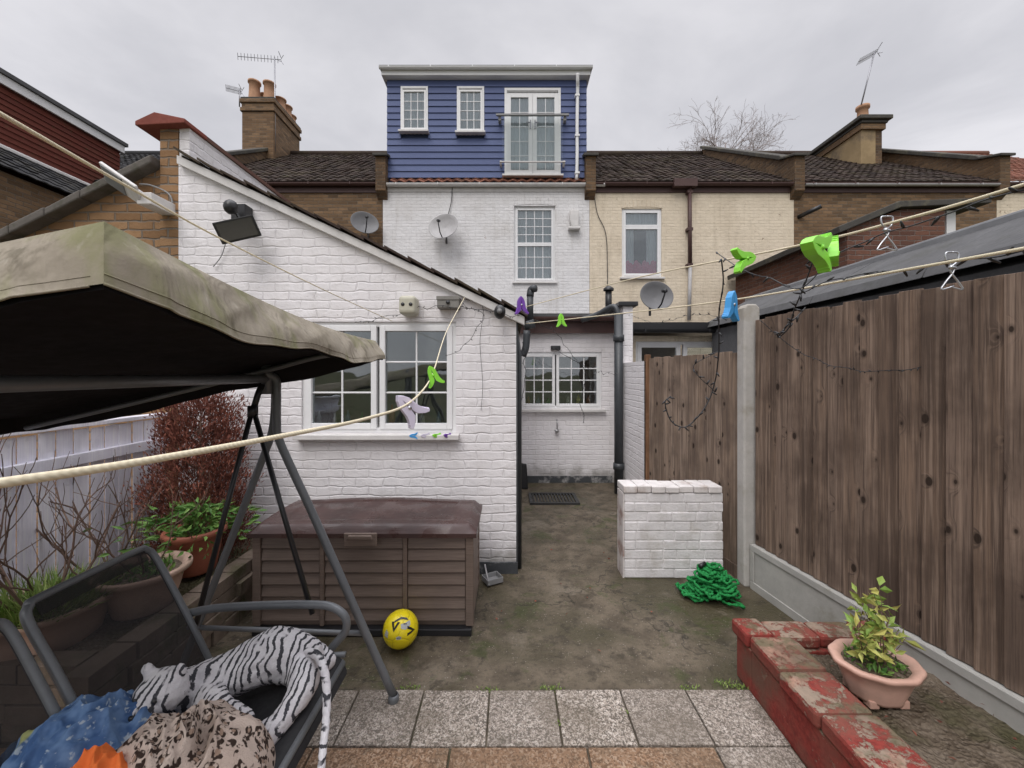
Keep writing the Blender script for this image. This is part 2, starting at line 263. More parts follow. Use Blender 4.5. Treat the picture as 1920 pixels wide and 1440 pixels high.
# ------------------------------------------------------------------ mesh builder
class B:
    def __init__(s): s.v=[];s.f=[];s.mi=[];s.ti=[];s.sm=[];s.T=None
    def add(s,vs,fs,m=0,t=None,sm=False):
        o=len(s.v)
        if s.T is not None: vs=[s.T@V(v) for v in vs]
        s.v+=[tuple(v) for v in vs]
        if t is None: t=R.random()
        for f in fs: s.f.append(tuple(i+o for i in f)); s.mi.append(m); s.ti.append(t); s.sm.append(sm)
    def box(s,x0,x1,y0,y1,z0,z1,m=0,t=None):
        s.add([(x0,y0,z0),(x1,y0,z0),(x1,y1,z0),(x0,y1,z0),(x0,y0,z1),(x1,y0,z1),(x1,y1,z1),(x0,y1,z1)],
              [(0,3,2,1),(4,5,6,7),(0,1,5,4),(1,2,6,5),(2,3,7,6),(3,0,4,7)],m,t)
    def prism(s,pts,vec,m=0,t=None):
        n=len(pts); vec=V(vec); a=[V(p) for p in pts]; b=[p+vec for p in a]
        fs=[tuple(range(n)),tuple(range(2*n-1,n-1,-1))]+[(i,i+n,(i+1)%n+n,(i+1)%n) for i in range(n)]
        s.add(a+b,fs,m,t)
    def seg(s,p0,p1,t0,t1,z0,z1,m=0,t=None,skew=0):
        d=(V((p1[0],p1[1]))-V((p0[0],p0[1]))).normalized(); n=V((-d.y,d.x))
        q=[]
        for zz in (z0,z1):
            q+=[(p0[0]+n.x*t0,p0[1]+n.y*t0,zz),(p1[0]+n.x*(t0+skew),p1[1]+n.y*(t0+skew),zz),(p1[0]+n.x*(t1+skew),p1[1]+n.y*(t1+skew),zz),(p0[0]+n.x*t1,p0[1]+n.y*t1,zz)]
        s.add(q,[(0,3,2,1),(4,5,6,7),(0,1,5,4),(1,2,6,5),(2,3,7,6),(3,0,4,7)],m,t)
    def tube(s,pts,r,n=8,m=0,t=None,cap=True):
        pts=[V(p) for p in pts]; L=len(pts)
        rs=r if isinstance(r,(list,tuple)) else [r]*L
        vs=[];nrm=None
        for i in range(L):
            d=(pts[min(i+1,L-1)]-pts[max(i-1,0)])
            if d.length<1e-9: d=V((0,0,1))
            d.normalize()
            if nrm is None:
                a=V((0,0,1)) if abs(d.z)<.9 else V((1,0,0)); nrm=d.cross(a).normalized()
            else:
                nrm=nrm-d*nrm.dot(d)
                nrm=nrm.normalized() if nrm.length>1e-6 else d.orthogonal().normalized()
            b=d.cross(nrm)
            for j in range(n):
                an=2*math.pi*j/n; vs.append(pts[i]+(nrm*math.cos(an)+b*math.sin(an))*rs[i])
        fs=[(i*n+j,i*n+(j+1)%n,(i+1)*n+(j+1)%n,(i+1)*n+j) for i in range(L-1) for j in range(n)]
        if cap: fs+=[tuple(range(n-1,-1,-1)),tuple((L-1)*n+j for j in range(n))]
        s.add(vs,fs,m,t,n>4)
    def lathe(s,c,prof,n=32,m=0,sx=1,sy=1,t=None,fn=None):
        vs=[]
        for r,z in prof:
            for j in range(n):
                a=2*math.pi*j/n; rr=r*(fn(a,z) if fn else 1)
                vs.append((c[0]+rr*math.cos(a)*sx,c[1]+rr*math.sin(a)*sy,c[2]+z))
        fs=[(i*n+j,i*n+(j+1)%n,(i+1)*n+(j+1)%n,(i+1)*n+j) for i in range(len(prof)-1) for j in range(n)]
        s.add(vs,fs,m,t,True)
    def ell(s,c,r,m=0,n=16,rot=None,t=None):
        vs=[];fs=[];k=n//2
        for i in range(k+1):
            th=math.pi*i/k
            for j in range(n):
                ph=2*math.pi*j/n; p=V((r[0]*math.sin(th)*math.cos(ph),r[1]*math.sin(th)*math.sin(ph),r[2]*math.cos(th)))
                if rot is not None: p=rot@p
                vs.append(V(c)+p)
        fs=[(i*n+j,(i+1)*n+j,(i+1)*n+(j+1)%n,i*n+(j+1)%n) for i in range(k) for j in range(n)]
        s.add(vs,fs,m,t,True)
    def grid(s,fn,nu,nv,m=0,t=None,sm=True):
        vs=[fn(i/nu,j/nv) for i in range(nu+1) for j in range(nv+1)]
        fs=[(i*(nv+1)+j,(i+1)*(nv+1)+j,(i+1)*(nv+1)+j+1,i*(nv+1)+j+1) for i in range(nu) for j in range(nv)]
        s.add(vs,fs,m,t,sm)
    def leaf(s,p,d,L,w,m=0,t=None,fold=.2):
        d=V(d).normalized(); sd=d.cross(V((R.uniform(-1,1),R.uniform(-1,1),R.uniform(-.2,1)))).normalized(); up=sd.cross(d)
        p=V(p); s.add([p,p+d*L*.45+sd*w*.5+up*w*fold,p+d*L-up*L*.12,p+d*L*.45-sd*w*.5+up*w*fold,p+d*L*.5],[(0,1,4),(1,2,4),(2,3,4),(3,0,4)],m,t)
    def obj(s,name,mats,parent=None,loc=None,bevel=0,label=None,cat=None,group=None,kind=None,seglen=2):
        me=bpy.data.meshes.new(name)
        L=V((0,0,0))
        if parent is not None:
            pp=parent; 
            while pp is not None: L=L+pp.location; pp=pp.parent
        if loc is not None: off=V(loc)
        else: off=L
        me.from_pydata([tuple(V(v)-off) for v in s.v],[],s.f)
        for mt in (mats if isinstance(mats,(list,tuple)) else [mats]): me.materials.append(mt)
        me.polygons.foreach_set('material_index',s.mi); me.polygons.foreach_set('use_smooth',s.sm)
        at=me.attributes.new('tint','FLOAT','FACE'); at.data.foreach_set('value',s.ti)
        me.update()
        ob=bpy.data.objects.new(name,me); COL.objects.link(ob)
        if parent is not None: ob.parent=parent; ob.location=off-L
        else: ob.location=off
        if bevel:
            b=ob.modifiers.new('Bevel','BEVEL'); b.width=bevel; b.segments=seglen; b.limit_method='ANGLE'; b.angle_limit=math.radians(40)
        tag(ob,label,cat,group,kind); return ob
def tag(ob,label=None,cat=None,group=None,kind=None):
    if label: ob['label']=label
    if cat: ob['category']=cat
    if group: ob['group']=group
    if kind: ob['kind']=kind
def thing(name,loc,label,cat,group=None):
    e=bpy.data.objects.new(name,None); e.empty_display_size=.2; e.location=V(loc); COL.objects.link(e); tag(e,label,cat,group); return e
def crm(pts,n=8):
    pts=[V(p) for p in pts]; P=[pts[0]*2-pts[1]]+pts+[pts[-1]*2-pts[-2]]; out=[]
    for i in range(1,len(P)-2):
        a,b,c,d=P[i-1],P[i],P[i+1],P[i+2]
        for q in range(n):
            t=q/n; out.append(.5*((2*b)+(c-a)*t+(2*a-5*b+4*c-d)*t*t+(3*b-a-3*c+d)*t**3))
    out.append(pts[-1]); return out
def wallY(b,x0,x1,yf,yb,z0,top,holes,m=0):
    xs=sorted(set([x0,x1]+[h[0] for h in holes]+[h[1] for h in holes]))
    for a,c in zip(xs,xs[1:]):
        mid=(a+c)/2; z=z0
        for h in sorted([h for h in holes if h[0]<mid<h[1]],key=lambda h:h[2]):
            b.prism([(a,yf,z),(c,yf,z),(c,yf,h[2]),(a,yf,h[2])],(0,yb-yf,0),m); z=h[3]
        b.prism([(a,yf,z),(c,yf,z),(c,yf,top(c)),(a,yf,top(a))],(0,yb-yf,0),m)
def frame(b,x0,x1,z0,z1,y0,y1,w,m=0):
    b.box(x0,x0+w,y0,y1,z0,z1,m); b.box(x1-w,x1,y0,y1,z0,z1,m); b.box(x0+w,x1-w,y0+.001,y1-.001,z0,z0+w,m); b.box(x0+w,x1-w,y0+.001,y1-.001,z1-w,z1,m)
def window(parent,x0,x1,z0,z1,y,leaves,fw=.045,sw=.04,bw=.016,sill=True,curtain=None,name='window',sillm=None,sl=.05,cy=.10):
    b=B(); frame(b,x0,x1,z0,z1,y,y+.07,fw)
    for (a,c,e,f,nx,nz) in leaves:
        frame(b,a,c,e,f,y-.014,y+.05,sw)
        ia,ic,ie,jf=a+sw,c-sw,e+sw,f-sw
        for i in range(1,nx): xx=ia+(ic-ia)*i/nx; b.box(xx-bw/2,xx+bw/2,y+.008,y+.030,ie,jf)
        for i in range(1,nz): zz=ie+(jf-ie)*i/nz; b.box(ia,ic,y+.0085,y+.0295,zz-bw/2,zz+bw/2)
    w=b.obj(name,m_upvc,parent,bevel=.004,loc=((x0+x1)/2,y,z0))
    for (a,c,e,f,nx,nz) in leaves:
        g=B(); g.box(a+sw-.002,c-sw+.002,y+.017,y+.021,e+sw-.002,f-sw+.002); g.obj('pane',m_glass,w)
    if sill:
        g=B(); g.box(x0-sl,x1+sl,y-.10,y+.02,z0-.045,z0-.003); g.obj('sill',sillm or m_sill,w,bevel=.006)
    if curtain:
        for (a,c,zz0,zz1) in curtain:
            g=B(); g.grid(lambda u,v:(a+(c-a)*u,y+cy+.014*math.sin(u*(c-a)*70),zz0+(zz1-zz0)*v),60,1); g.obj('curtain',m_curtain,w)
    return w
def tiles(b,x0,x1,y0,z0,y1,z1,tw=.17,tl=.20,m=0,wave=.005):
    d=V((0,y1-y0,z1-z0)); L=d.length; d/=L; n=V((0,-d.z,d.y)); rows=max(1,int(L/tl)); cols=max(1,round((x1-x0)/tw)); sub=4
    for r in range(rows):
        a=V((0,y0,z0))+d*(L*r/rows); c=V((0,y0,z0))+d*(L*(r+1)/rows+.02)
        for q in range(cols):
            xa=x0+(x1-x0)*q/cols; xb=x0+(x1-x0)*(q+1)/cols; vs=[]
            jit=R.uniform(-.007,.009)
            for base,off in ((a,.0),(a,.022+jit),(c,.004)):
                for i in range(sub+1):
                    u=i/sub; h=wave*math.cos(u*2*math.pi); x=xa+(xb-xa)*u
                    vs.append(V((x,0,0))+base+n*(off+h))
            fs=[(k*(sub+1)+i,k*(sub+1)+i+1,(k+1)*(sub+1)+i+1,(k+1)*(sub+1)+i) for k in range(2) for i in range(sub)]
            b.add(vs,fs,m,None,False)

# ------------------------------------------------------------------ world, light, camera
sc=bpy.context.scene
w=bpy.data.worlds.new('World'); sc.world=w; w.use_nodes=True; t=w.node_tree; bg=t.nodes['Background']
def wn(ty,ins=None,**p):
    nd=t.nodes.new(ty)
    for a,b_ in p.items(): setattr(nd,a,b_)
    for a,b_ in (ins or {}).items():
        if isinstance(b_,bpy.types.NodeSocket): t.links.new(b_,nd.inputs[a])
        else: nd.inputs[a].default_value=b_
    return nd
sky=wn('ShaderNodeTexSky'); sky.sky_type='NISHITA'; sky.sun_disc=False; sky.sun_elevation=math.radians(48); sky.sun_rotation=math.radians(202)
tc=wn('ShaderNodeTexCoord').outputs['Generated']
zz=wn('ShaderNodeSeparateXYZ',{0:tc}).outputs[2]
zc=wn('ShaderNodeMath',{0:zz,1:.12},operation='MAXIMUM').outputs[0]
sx=wn('ShaderNodeSeparateXYZ',{0:tc}).outputs
cx=wn('ShaderNodeMath',{0:sx[0],1:zc},operation='DIVIDE').outputs[0]; cy=wn('ShaderNodeMath',{0:sx[1],1:zc},operation='DIVIDE').outputs[0]
cv=wn('ShaderNodeCombineXYZ',{0:cx,1:cy}).outputs[0]
nz=wn('ShaderNodeTexNoise',{'Vector':cv,'Scale':.9,'Detail':6.0,'Roughness':.55,'Distortion':.3}).outputs['Fac']
cm=wn('ShaderNodeMapRange',{'Value':nz,'From Min':.30,'From Max':.70,'To Min':0.0,'To Max':1.0},interpolation_type='SMOOTHSTEP').outputs[0]
cloud=wn('ShaderNodeMix',{0:cm,6:(6.4,6.4,6.85,1),7:(8.9,8.8,9.2,1)},data_type='RGBA').outputs[2]
gr=wn('ShaderNodeMapRange',{'Value':zz,'From Min':.70,'From Max':.95,'To Min':1.0,'To Max':4.7},interpolation_type='SMOOTHSTEP').outputs[0]
gh=wn('ShaderNodeMapRange',{'Value':zz,'From Min':0.1,'From Max':.6,'To Min':1.06,'To Max':.92}).outputs[0]
gg=wn('ShaderNodeMath',{0:gr,1:gh},operation='MULTIPLY').outputs[0]
cl=wn('ShaderNodeVectorMath',{0:cloud,'Scale':gg},operation='SCALE').outputs[0]
fin=wn('ShaderNodeMix',{0:.95,6:sky.outputs[0],7:cl},data_type='RGBA').outputs[2]
t.links.new(fin,bg.inputs[0]); bg.inputs[1].default_value=.1
sl=bpy.data.lights.new('sun_light','SUN'); sl.energy=1.3; sl.angle=math.radians(30); sl.color=(1,.96,.92)
so=bpy.data.objects.new('sun_light',sl); COL.objects.link(so); so.rotation_euler=V((.25,.62,-.75)).to_track_quat('-Z','Y').to_euler(); so.location=(0,-5,20)
cam=bpy.data.cameras.new('camera'); co=bpy.data.objects.new('camera',cam); COL.objects.link(co); co.location=(0,0,H); co.rotation_euler=(math.radians(90),0,0)
cam.sensor_width=36; cam.lens=F/1920*36; cam.shift_x=5/1920; cam.shift_y=-20/1920; cam.clip_start=.02; cam.clip_end=2000; sc.camera=co
sc.view_settings.view_transform='Standard'; sc.view_settings.look='None'; sc.view_settings.exposure=0

# ------------------------------------------------------------------ ground
b=B(); b.box(-400,400,-400,400,-.3,-.03); b.obj('ground',m_field,kind='structure')
b=B(); b.grid(lambda u,v:(-2.8+4.75*u,-2+8.0*v,.006*noise.noise(V((u*9,v*14,0)))),90,140); b.obj('yard_concrete',m_ground,kind='structure')
b=B(); pitch=.326; x=-.425-4*pitch
for i in range(9):
    xa=x+i*pitch
    if xa>1.15: break
    b.box(xa+.004,xa+pitch-.004,1.727,2.03,-.02,.016+R.uniform(-.003,.003))
b.obj('paving_slabs',m_slab,kind='structure',bevel=.004)
b=B()
for r in range(4):
    y1=1.719-r*.6
    for xa in (-2.57,-1.99,-1.41,-.83,-.25,.33):
        xb=xa+.575 if xa!=.33 else .866
        b.box(xa+.004,xb,y1-.592,y1,-.02,.015+R.uniform(-.002,.002),0)
b.obj('tan_paving',m_tan,kind='structure',bevel=.004)
b=B()
for r in range(7):
    b.box(.874,1.194,1.719-r*.305-.299,1.719-r*.305,-.02,.016)
b.obj('paving_border',m_slab,kind='structure',bevel=.004)
d=thing('drain_cover',(.62,5.1,0),'black rectangular drain grate set in mossy concrete','drain')
b=B()
b.box(.25,.86,4.92,4.96,.0,.025);b.box(.25,.86,5.32,5.36,.0,.025);b.box(.25,.29,4.96,5.32,.0,.0245);b.box(.82,.86,4.96,5.32,.0,.0245); b.obj('rim',m_grate,d)
b=B()
for i in range(13): b.box(.30+i*.04,.318+i*.04,4.961,5.319,.008,.02)
b.obj('grate',m_grate,d)

# ------------------------------------------------------------------ our house
YM=8.9; XL=-2.78; XR=1.76
house=thing('terraced_house',(-.5,YM,0),'white painted terraced house with blue clad loft dormer','house')
wh=[W(964,528,YM),W(1041,386,YM)]
win_up=(wh[0].x,wh[1].x,wh[0].z,wh[1].z)
b=B(); wallY(b,XL+.004,XR-.003,YM,YM+.25,0,lambda x:5.72,[win_up]); b.obj('wall',m_whitefar,house)
b=B(); b.box(XL+.004,XR-.003,16.8,17,0,5.7); b.obj('front_wall',m_whitefar,house)
window(house,win_up[0],win_up[1],win_up[2],win_up[3],YM+.05,[(win_up[0]+.04,win_up[1]-.04,win_up[2]+.04,(win_up[2]+win_up[3])/2+.0,4,3),(win_up[0]+.04,win_up[1]-.04,(win_up[2]+win_up[3])/2+.0,win_up[3]-.04,4,4)],sl=.04,curtain=[(win_up[0],win_up[1],win_up[2],win_up[3])])
b=B()
for i in range(11): 
    xx=win_up[0]-.02+i*(win_up[1]-win_up[0]+.04)/11; b.box(xx+.002,xx+.085,YM-.008,YM+.02,win_up[3]+.004+.03*math.sin(i/10*math.pi),win_up[3]+.17+.04*math.sin(i/10*math.pi))
b.obj('window_arch',m_whitefar,house,bevel=.006)
b=B(); tiles(b,XL+.2,XR-.05,YM-.12,5.75,YM+.1,5.93,.2,.12,0,.02); b.obj('tile_strip',m_roofred,house)
def gutter(b,x0,x1,y,z,r=.06):
    vs=[];n=8
    for xx in (x0,x1):
        for rr in (r,r-.008):
            for i in range(n+1):
                a=math.pi+math.pi*i/n; vs.append((xx,y+rr*math.cos(a),z+rr*math.sin(a)))
    q=n+1; fs=[]
    for i in range(n): fs+=[(i,i+1,2*q+i+1,2*q+i),(q+i,3*q+i,3*q+i+1,q+i+1),(i,q+i,q+i+1,i+1),(2*q+i,2*q+i+1,3*q+i+1,3*q+i)]
    fs+=[(0,2*q,3*q,q),(n,q+n,3*q+n,2*q+n)]
    b.add(vs,fs,0)
    xx=x0+.2
    while xx<x1: b.box(xx,xx+.02,y-r-.006,y+r+.006,z-r*.7,z+.008); xx+=.9
b=B(); gutter(b,XL+.12,XR+.32,YM-.09,5.72); b.box(XL+.1,XR-.01,YM-.02,YM-.001,5.58,5.72); b.obj('gutter',m_sill,house)
# dormer
NB=15
dm=B(); x0=XL+.09; x1=XR-.06; z0=5.90; z1=8.045; bh=(z1-z0)/NB
def rect(u0,v0,u1,v1,d): a=W(u0,v1,d); c=W(u1,v0,d); return (a.x,c.x,a.z,c.z)
YD=8.93
w1=rect(752,164,803,249,YD); w2=rect(857,164,908,251,YD); w3=rect(946,167,1051,331,YD)
for i in range(NB):
    za=z0+i*bh; zb=za+bh+.012
    segs=[(x0,x1)]
    for h in (w1,w2,w3):
        if zb>h[2] and za<h[3]:
            ns=[]
            for a,c in segs:
                if h[0]>a and h[1]<c: ns+=[(a,h[0]),(h[1],c)]
                else: ns.append((a,c))
            segs=ns
    for a,c in segs:
        dm.prism([(a,YD-.030,za),(a,YD-.008,zb),(a,YD+.06,zb),(a,YD+.06,za)],(c-a,0,0),0)
dormer=dm.obj('dormer',m_blue,house)
b=B()
wallY(b,x0+.01,x1-.01,YD+.06,YD+.16,z0-.1,lambda x:z1+.1,[w1,w2,w3])
b.box(x0,x0+.1,YD+.061,13.2,z0-.1,z1+.1); b.box(x1-.1,x1,YD+.061,13.2,z0-.1,z1+.1); b.obj('cheek',m_blue,dormer)
b=B(); fx0,fx1=XL-.02,XR+.03
b.box(fx0+.03,fx1-.03,YD-.16,YD-.135,8.06,8.205); b.box(fx0+.03,fx0+.06,YD-.135,13,8.06,8.205); b.box(fx1-.06,fx1-.03,YD-.135,13,8.06,8.205); b.box(fx0+.06,fx1-.06,YD-.135,YD+.05,8.055,8.075); b.obj('fascia',m_upvc,dormer)
b=B(); gutter(b,fx0,fx1,YD-.21,8.19,.045); b.obj('gutter',m_upvc,dormer)
b=B(); b.box(fx0-.01,fx1+.01,YD-.20,13.3,8.208,8.245); b.obj('flat_roof',m_felt,dormer)
b=B(); b.tube(crm([W(1083,138,YD-.22),W(1083,152,YD-.18),W(1083,172,YD-.1),W(1082,230,YD-.09),W(1082,300,YD-.09),W(1081,338,YD-.09)],5),.036,10)
for v in (180,255,325): c=W(1082,v,YD-.09); b.box(c.x-.05,c.x+.05,c.y-.045,c.y+.05,c.z-.02,c.z+.02)
b.obj('downpipe',m_upvc,dormer)
for q in (w1,w2): window(house,q[0],q[1],q[2],q[3],YD-.045,[(q[0]+.04,q[1]-.04,q[2]+.04,q[3]-.09,3,4)],fw=.045,curtain=[(q[0],q[1],q[2],q[3])],sl=.03,cy=.09)
cx_=(w3[0]+w3[1])/2
door=window(house,w3[0],w3[1],w3[2],w3[3],YD-.045,[(w3[0]+.05,cx_-.002,w3[2]+.03,w3[3]-.13,2,5),(cx_+.002,w3[1]-.05,w3[2]+.03,w3[3]-.13,2,5)],fw=.055,sw=.09,name='french_door',curtain=[(w3[0],w3[1],w3[2],w3[3])],cy=.08)
for sx_ in (-.05,.05): 
    b=B(); b.box(cx_+sx_-.012,cx_+sx_+.012,YD-.09,YD-.06,6.95,7.13); b.box(cx_+sx_*2-.04,cx_+sx_*2+.04,YD-.115,YD-.085,7.06,7.075)
    b.obj('handle',m_alu,door)
bal=W(930,215,YD-.20); bal2=W(1067,215,YD-.20)
b=B(); b.box(bal.x,bal2.x,YD-.215,YD-.165,bal.z-.020,bal.z+.020)
for xx in (bal.x+.05,bal2.x-.11): b.box(xx,xx+.06,YD-.1645,YD-.035,bal.z-.10,bal.z-.0)
b.obj('balcony_rail',m_grey,house,bevel=.006)
b=B(); b.box(bal.x+.08,bal2.x-.08,YD-.21,YD-.17,6.15,6.17)
for xx in (bal.x+.08,bal2.x-.12): b.box(xx,xx+.04,YD-.169,YD-.035,6.12,6.20)
b.obj('balcony_lower_rail',m_sill,house)
b=B(); b.box(bal.x+.14,bal2.x-.14,YD-.193,YD-.187,6.171,bal.z-.021); b.obj('balcony_glass',m_balglass,house)
b=B(); b.box(XL+.1,XR-.06,13.31,17.0,8.0,8.1); b.prism([(XL+.1,13.32,8.2),(XL+.1,17.1,5.7),(XL+.1,17,5.5),(XL+.1,13.32,8.0)],(4.3,0,0)); b.obj('front_roof',m_roof,house)
# outrigger
YF=3.24; xa=W(329,0,YF).x; xb=.055
top=lambda x: 2.055+(3.29-2.055)*(xb-x)/(xb-(-2.60))
wk=rect(565,603,855,812,YF)
b=B(); wallY(b,xa+.0,xb,YF,YF+.22,0,top,[wk])
b.seg((xb,YF+.22),(xb,5.95),0,.2,0,2.05)
b.obj('outrigger_wall',m_white,house)
b=B(); P0=V((-2.62,YF-.05,top(-2.62))); P1=V((.12,YF-.05,top(.12)))
b.prism([P0+V((0,0,-.045)),P1+V((0,0,-.045)),P1+V((0,0,.022)),P0+V((0,0,.022))],(0,.045,0))
b.obj('verge_board',m_sill,house,bevel=.004)
b=B(); nT=15
for i in range(nT):
    f0=i/nT; f1=(i+1.12)/nT
    a=P0.lerp(P1,f0)+V((0,-.03,.050+R.uniform(-.008,.008))); c=P0.lerp(P1,min(f1,1.01))+V((0,-.03,.030))
    b.prism([a,c,c+V((0,0,.018)),a+V((0,0,.018))],(0,.5,0))
b.prism([P0+V((0,.05,.03)),P1+V((0,.05,.03)),P1+V((0,.05,.045)),P0+V((0,.05,.045))],(0,5.5,0))
b.obj('outrigger_roof',m_roof,house)
# party wall
zt=W(0,240,YF).z
b=B(); b.box(-2.64,-2.56,YF+.004,4.7,0,zt); b.prism([(-2.64,4.7,0),(-2.64,YM,0),(-2.64,YM,3.2),(-2.64,4.7,zt)],(.08,0,0))
b.obj('party_wall',m_white,house)
b=B(); b.box(-2.79,-2.645,YF-.002,YM-.01,0,zt-.01); b.obj('brick_pier',m_yellow,house)
b=B(); b.prism([(-2.93,YF-.07,zt+.015),(-2.78,YF-.07,zt+.085),(-2.54,YF-.07,zt+.035),(-2.54,YF-.07,zt+.0),(-2.93,YF-.07,zt-.02)],(0,.24,0)); b.obj('wall_coping',m_redcope,house,bevel=.006)
b=B(); b.box(-2.80,-2.545,YF+.171,4.7,zt+.001,zt+.035); b.prism([(-2.60,4.7,zt-.01),(-2.60,YM,3.2),(-2.60,YM,3.26),(-2.60,4.7,zt+.035)],(.055,0,0)); b.obj('coping_edge',plain('brown_edge',(.16,.085,.065),.8,.2,var=.5),house)
xm=W(708,0,YF).x
window(house,wk[0],wk[1],wk[2],wk[3],YF+.02,[(wk[0]+.03,xm-.012,wk[2]+.03,wk[3]-.03,2,3),(xm+.012,wk[1]-.03,wk[2]+.03,wk[3]-.03,2,3)],fw=.04,sw=.045,bw=.014,sl=.03)
YP=5.93; wp=rect(976,660,1128,766,YP)
b=B(); wallY(b,xb-.2,1.6,YP,YP+.2,0,lambda x:2.36,[wp]); b.obj('rear_lean_to_wall',m_white,house)
xm2=W(1042,0,YP).x
window(house,wp[0],wp[1],wp[2],wp[3],YP+.02,[(wp[0]+.03,xm2-.01,wp[2]+.03,wp[3]-.03,3,4),(xm2+.01,wp[1]-.03,wp[2]+.03,wp[3]-.03,3,4)],fw=.04,sw=.04,bw=.016)
b=B(); b.box(-.1,1.62,YP-.12,YM-.01,2.40,2.46); b.obj('lean_to_roof',m_felt,house)
b=B(); b.box(.06,1.6,YP-.1,YP-.06,2.18,2.34); gutter(b,.06,1.6,YP-.17,2.40,.06); b.obj('fascia',m_brownpipe,house)
b=B(); b.box(xb-.004,xb+.012,YF+.002,YF+.03,0,2.0); b.tube([(.085,YF+.08,.0),(.085,YF+.08,1.75),(.06,YF+.16,1.95)],.016,8); b.obj('corner_pipe',m_blackpipe,house)
m_pl=plain('chipped_black_plinth',(.07,.075,.08),.7,.3,var=.5,scale=10,dirt=(.45,.44,.43))
b=B(); b.box(-.30,xb+.012,YF-.014,YF-.001,0,.095); b.obj('plinth',m_pl,house)
b=B(); b.box(.16,1.5,YP-.014,YP-.001,0,.10); b.obj('plinth',m_pl,house)
b=B(); b.box(1.53,1.66,5.45,YM-.02,0,2.50); b.box(1.53,1.64,4.56,5.45,0,1.74); b.obj('side_wall',m_white,house)
b=B(); b.box(1.46,1.72,5.4,YM-.02,2.501,2.56); b.obj('side_coping',m_black,house,bevel=.01)
b=B(); b.tube([W(1160,925,5.4),W(1160,590,5.4)],.058,14); b.tube([W(1160,640,5.4),W(1160,628,5.4)],.072,14); b.tube([W(1160,880,5.4),W(1160,868,5.4)],.072,14)
b.tube(crm([W(1160,592,5.4),W(1150,575,5.45),W(1120,590,5.6),W(1090,600,5.7)],5),.04,10); b.obj('soil_pipe',m_blackpipe,house)
b=B(); b.tube([W(994,600,5.6),W(994,552,5.6)],.045,12); b.tube(crm([W(994,556,5.6),W(996,543,5.6),W(1004,541,5.55)],4),.05,12); b.obj('flue',m_blackpipe,house)
b=B(); b.tube([W(1141,590,6.2),W(1141,545,6.2)],.05,12); b.lathe(W(1141,545,6.2),[(.08,0),(.08,.03),(.03,.07),(0.001,.075)],14); b.obj('flue',m_black,house)
b=B(); q=W(1077,430,YM-.1); b.box(q.x-.13,q.x+.13,YM-.14,YM-.001,q.z-.0,q.z+.06); b.prism([(q.x-.06,YM-.12,q.z+.06),(q.x+.09,YM-.12,q.z+.06),(q.x+.1,YM-.12,q.z+.42),(q.x-.1,YM-.12,q.z+.42),(q.x-.1,YM-.12,q.z+.2)],(0,.1,0)); b.obj('alarm_box',m_sill,house,bevel=.015)
b=B(); b.tube(crm([W(848,352,YM-.03),W(846,380,YM-.03),W(838,410,YM-.03)],6),.008,5); b.obj('cable',m_black,house)
b=B(); b.tube(crm([W(1112,350,YM-.03),W(1120,400,YM-.02),W(1136,440,YM-.03),W(1139,520,YM-.03),W(1138,560,YM-.03)],6),.008,5); b.obj('cable',m_black,house)
b=B(); b.tube(crm([W(870,560,YF-.02),W(905,575,YF-.03),W(900,640,YF-.02),W(905,720,YF-.02),W(902,770,YF-.02)],6),.0018,5); b.obj('cable',m_black,house)

# ------------------------------------------------------------------ neighbours
def terrace(name,xa,xb,mwall,label,holes=(),roofm=m_roof,gm=m_brownpipe,top=5.72):
    h=thing(name,((xa+xb)/2,YM,0),label,'house')
    b=B(); wallY(b,xa+.003,xb-.003,YM,YM+.25,0,lambda x:top,list(holes)); b.obj('wall',mwall,h)
    b=B(); b.box(xa+.003,xb-.003,16.8,17,0,5.7); b.obj('front_wall',mwall,h)
    b=B(); tiles(b,xa+.12,xb-.12,YM-.12,5.76,13,8.62); b.prism([(xa+.1,13,8.6),(xa+.1,17.1,5.7),(xa+.1,17,5.6),(xa+.1,13,8.5)],(xb-xa-.2,0,0))
    b.tube([(xa+.1,13,8.63),(xb-.1,13,8.63)],.10,8); b.obj('roof',roofm,h)
    b=B(); b.box(xa+.1,xb-.1,YM-.03,YM-.002,5.56,5.72); gutter(b,xa+.1,xb-.1,YM-.10,5.73); b.obj('gutter',gm,h)
    return h
def parapet(h,x,wd=.22,m=m_sooty):
    b=B(); za=5.55
    b.prism([(x-wd/2,YM-.16,za),(x-wd/2,YM-.16,6.32),(x-wd/2,YM+.25,6.42),(x-wd/2,13,8.78),(x-wd/2,13,8.2),(x-wd/2,YM,5.4)],(wd,0,0)); b.obj('parapet',m,h,bevel=.01)
    b=B(); b.prism([(x-wd/2-.05,YM-.22,6.33),(x-wd/2-.05,YM+.2,6.46),(x-wd/2-.05,YM+.27,6.53),(x-wd/2-.05,13,8.9),(x-wd/2-.05,13,8.8),(x-wd/2-.05,YM+.3,6.44),(x-wd/2-.05,YM-.22,6.27)],(wd+.1,0,0)); b.obj('parapet_coping',m_fasciadk,h,bevel=.015)
wc=rect(1166,391,1241,520,YM)
cream=terrace('terraced_house',1.76,6.25,m_cream,'cream painted terraced house with dark brown gutter and downpipe',[wc])
zmid=W(0,425,YM).z
window(cream,wc[0],wc[1],wc[2],wc[3],YM+.03,[(wc[0]+.04,wc[1]-.04,wc[2]+.04,zmid,1,1),(wc[0]+.04,wc[1]-.04,zmid,wc[3]-.04,1,1)],fw=.06,sw=.05,curtain=[(wc[0],wc[0]+.30,wc[2]+.3,wc[3]),(wc[1]-.30,wc[1],wc[2]+.3,wc[3]),(wc[0]+.25,wc[1]-.25,wc[3]-.40,wc[3])])
b=B()
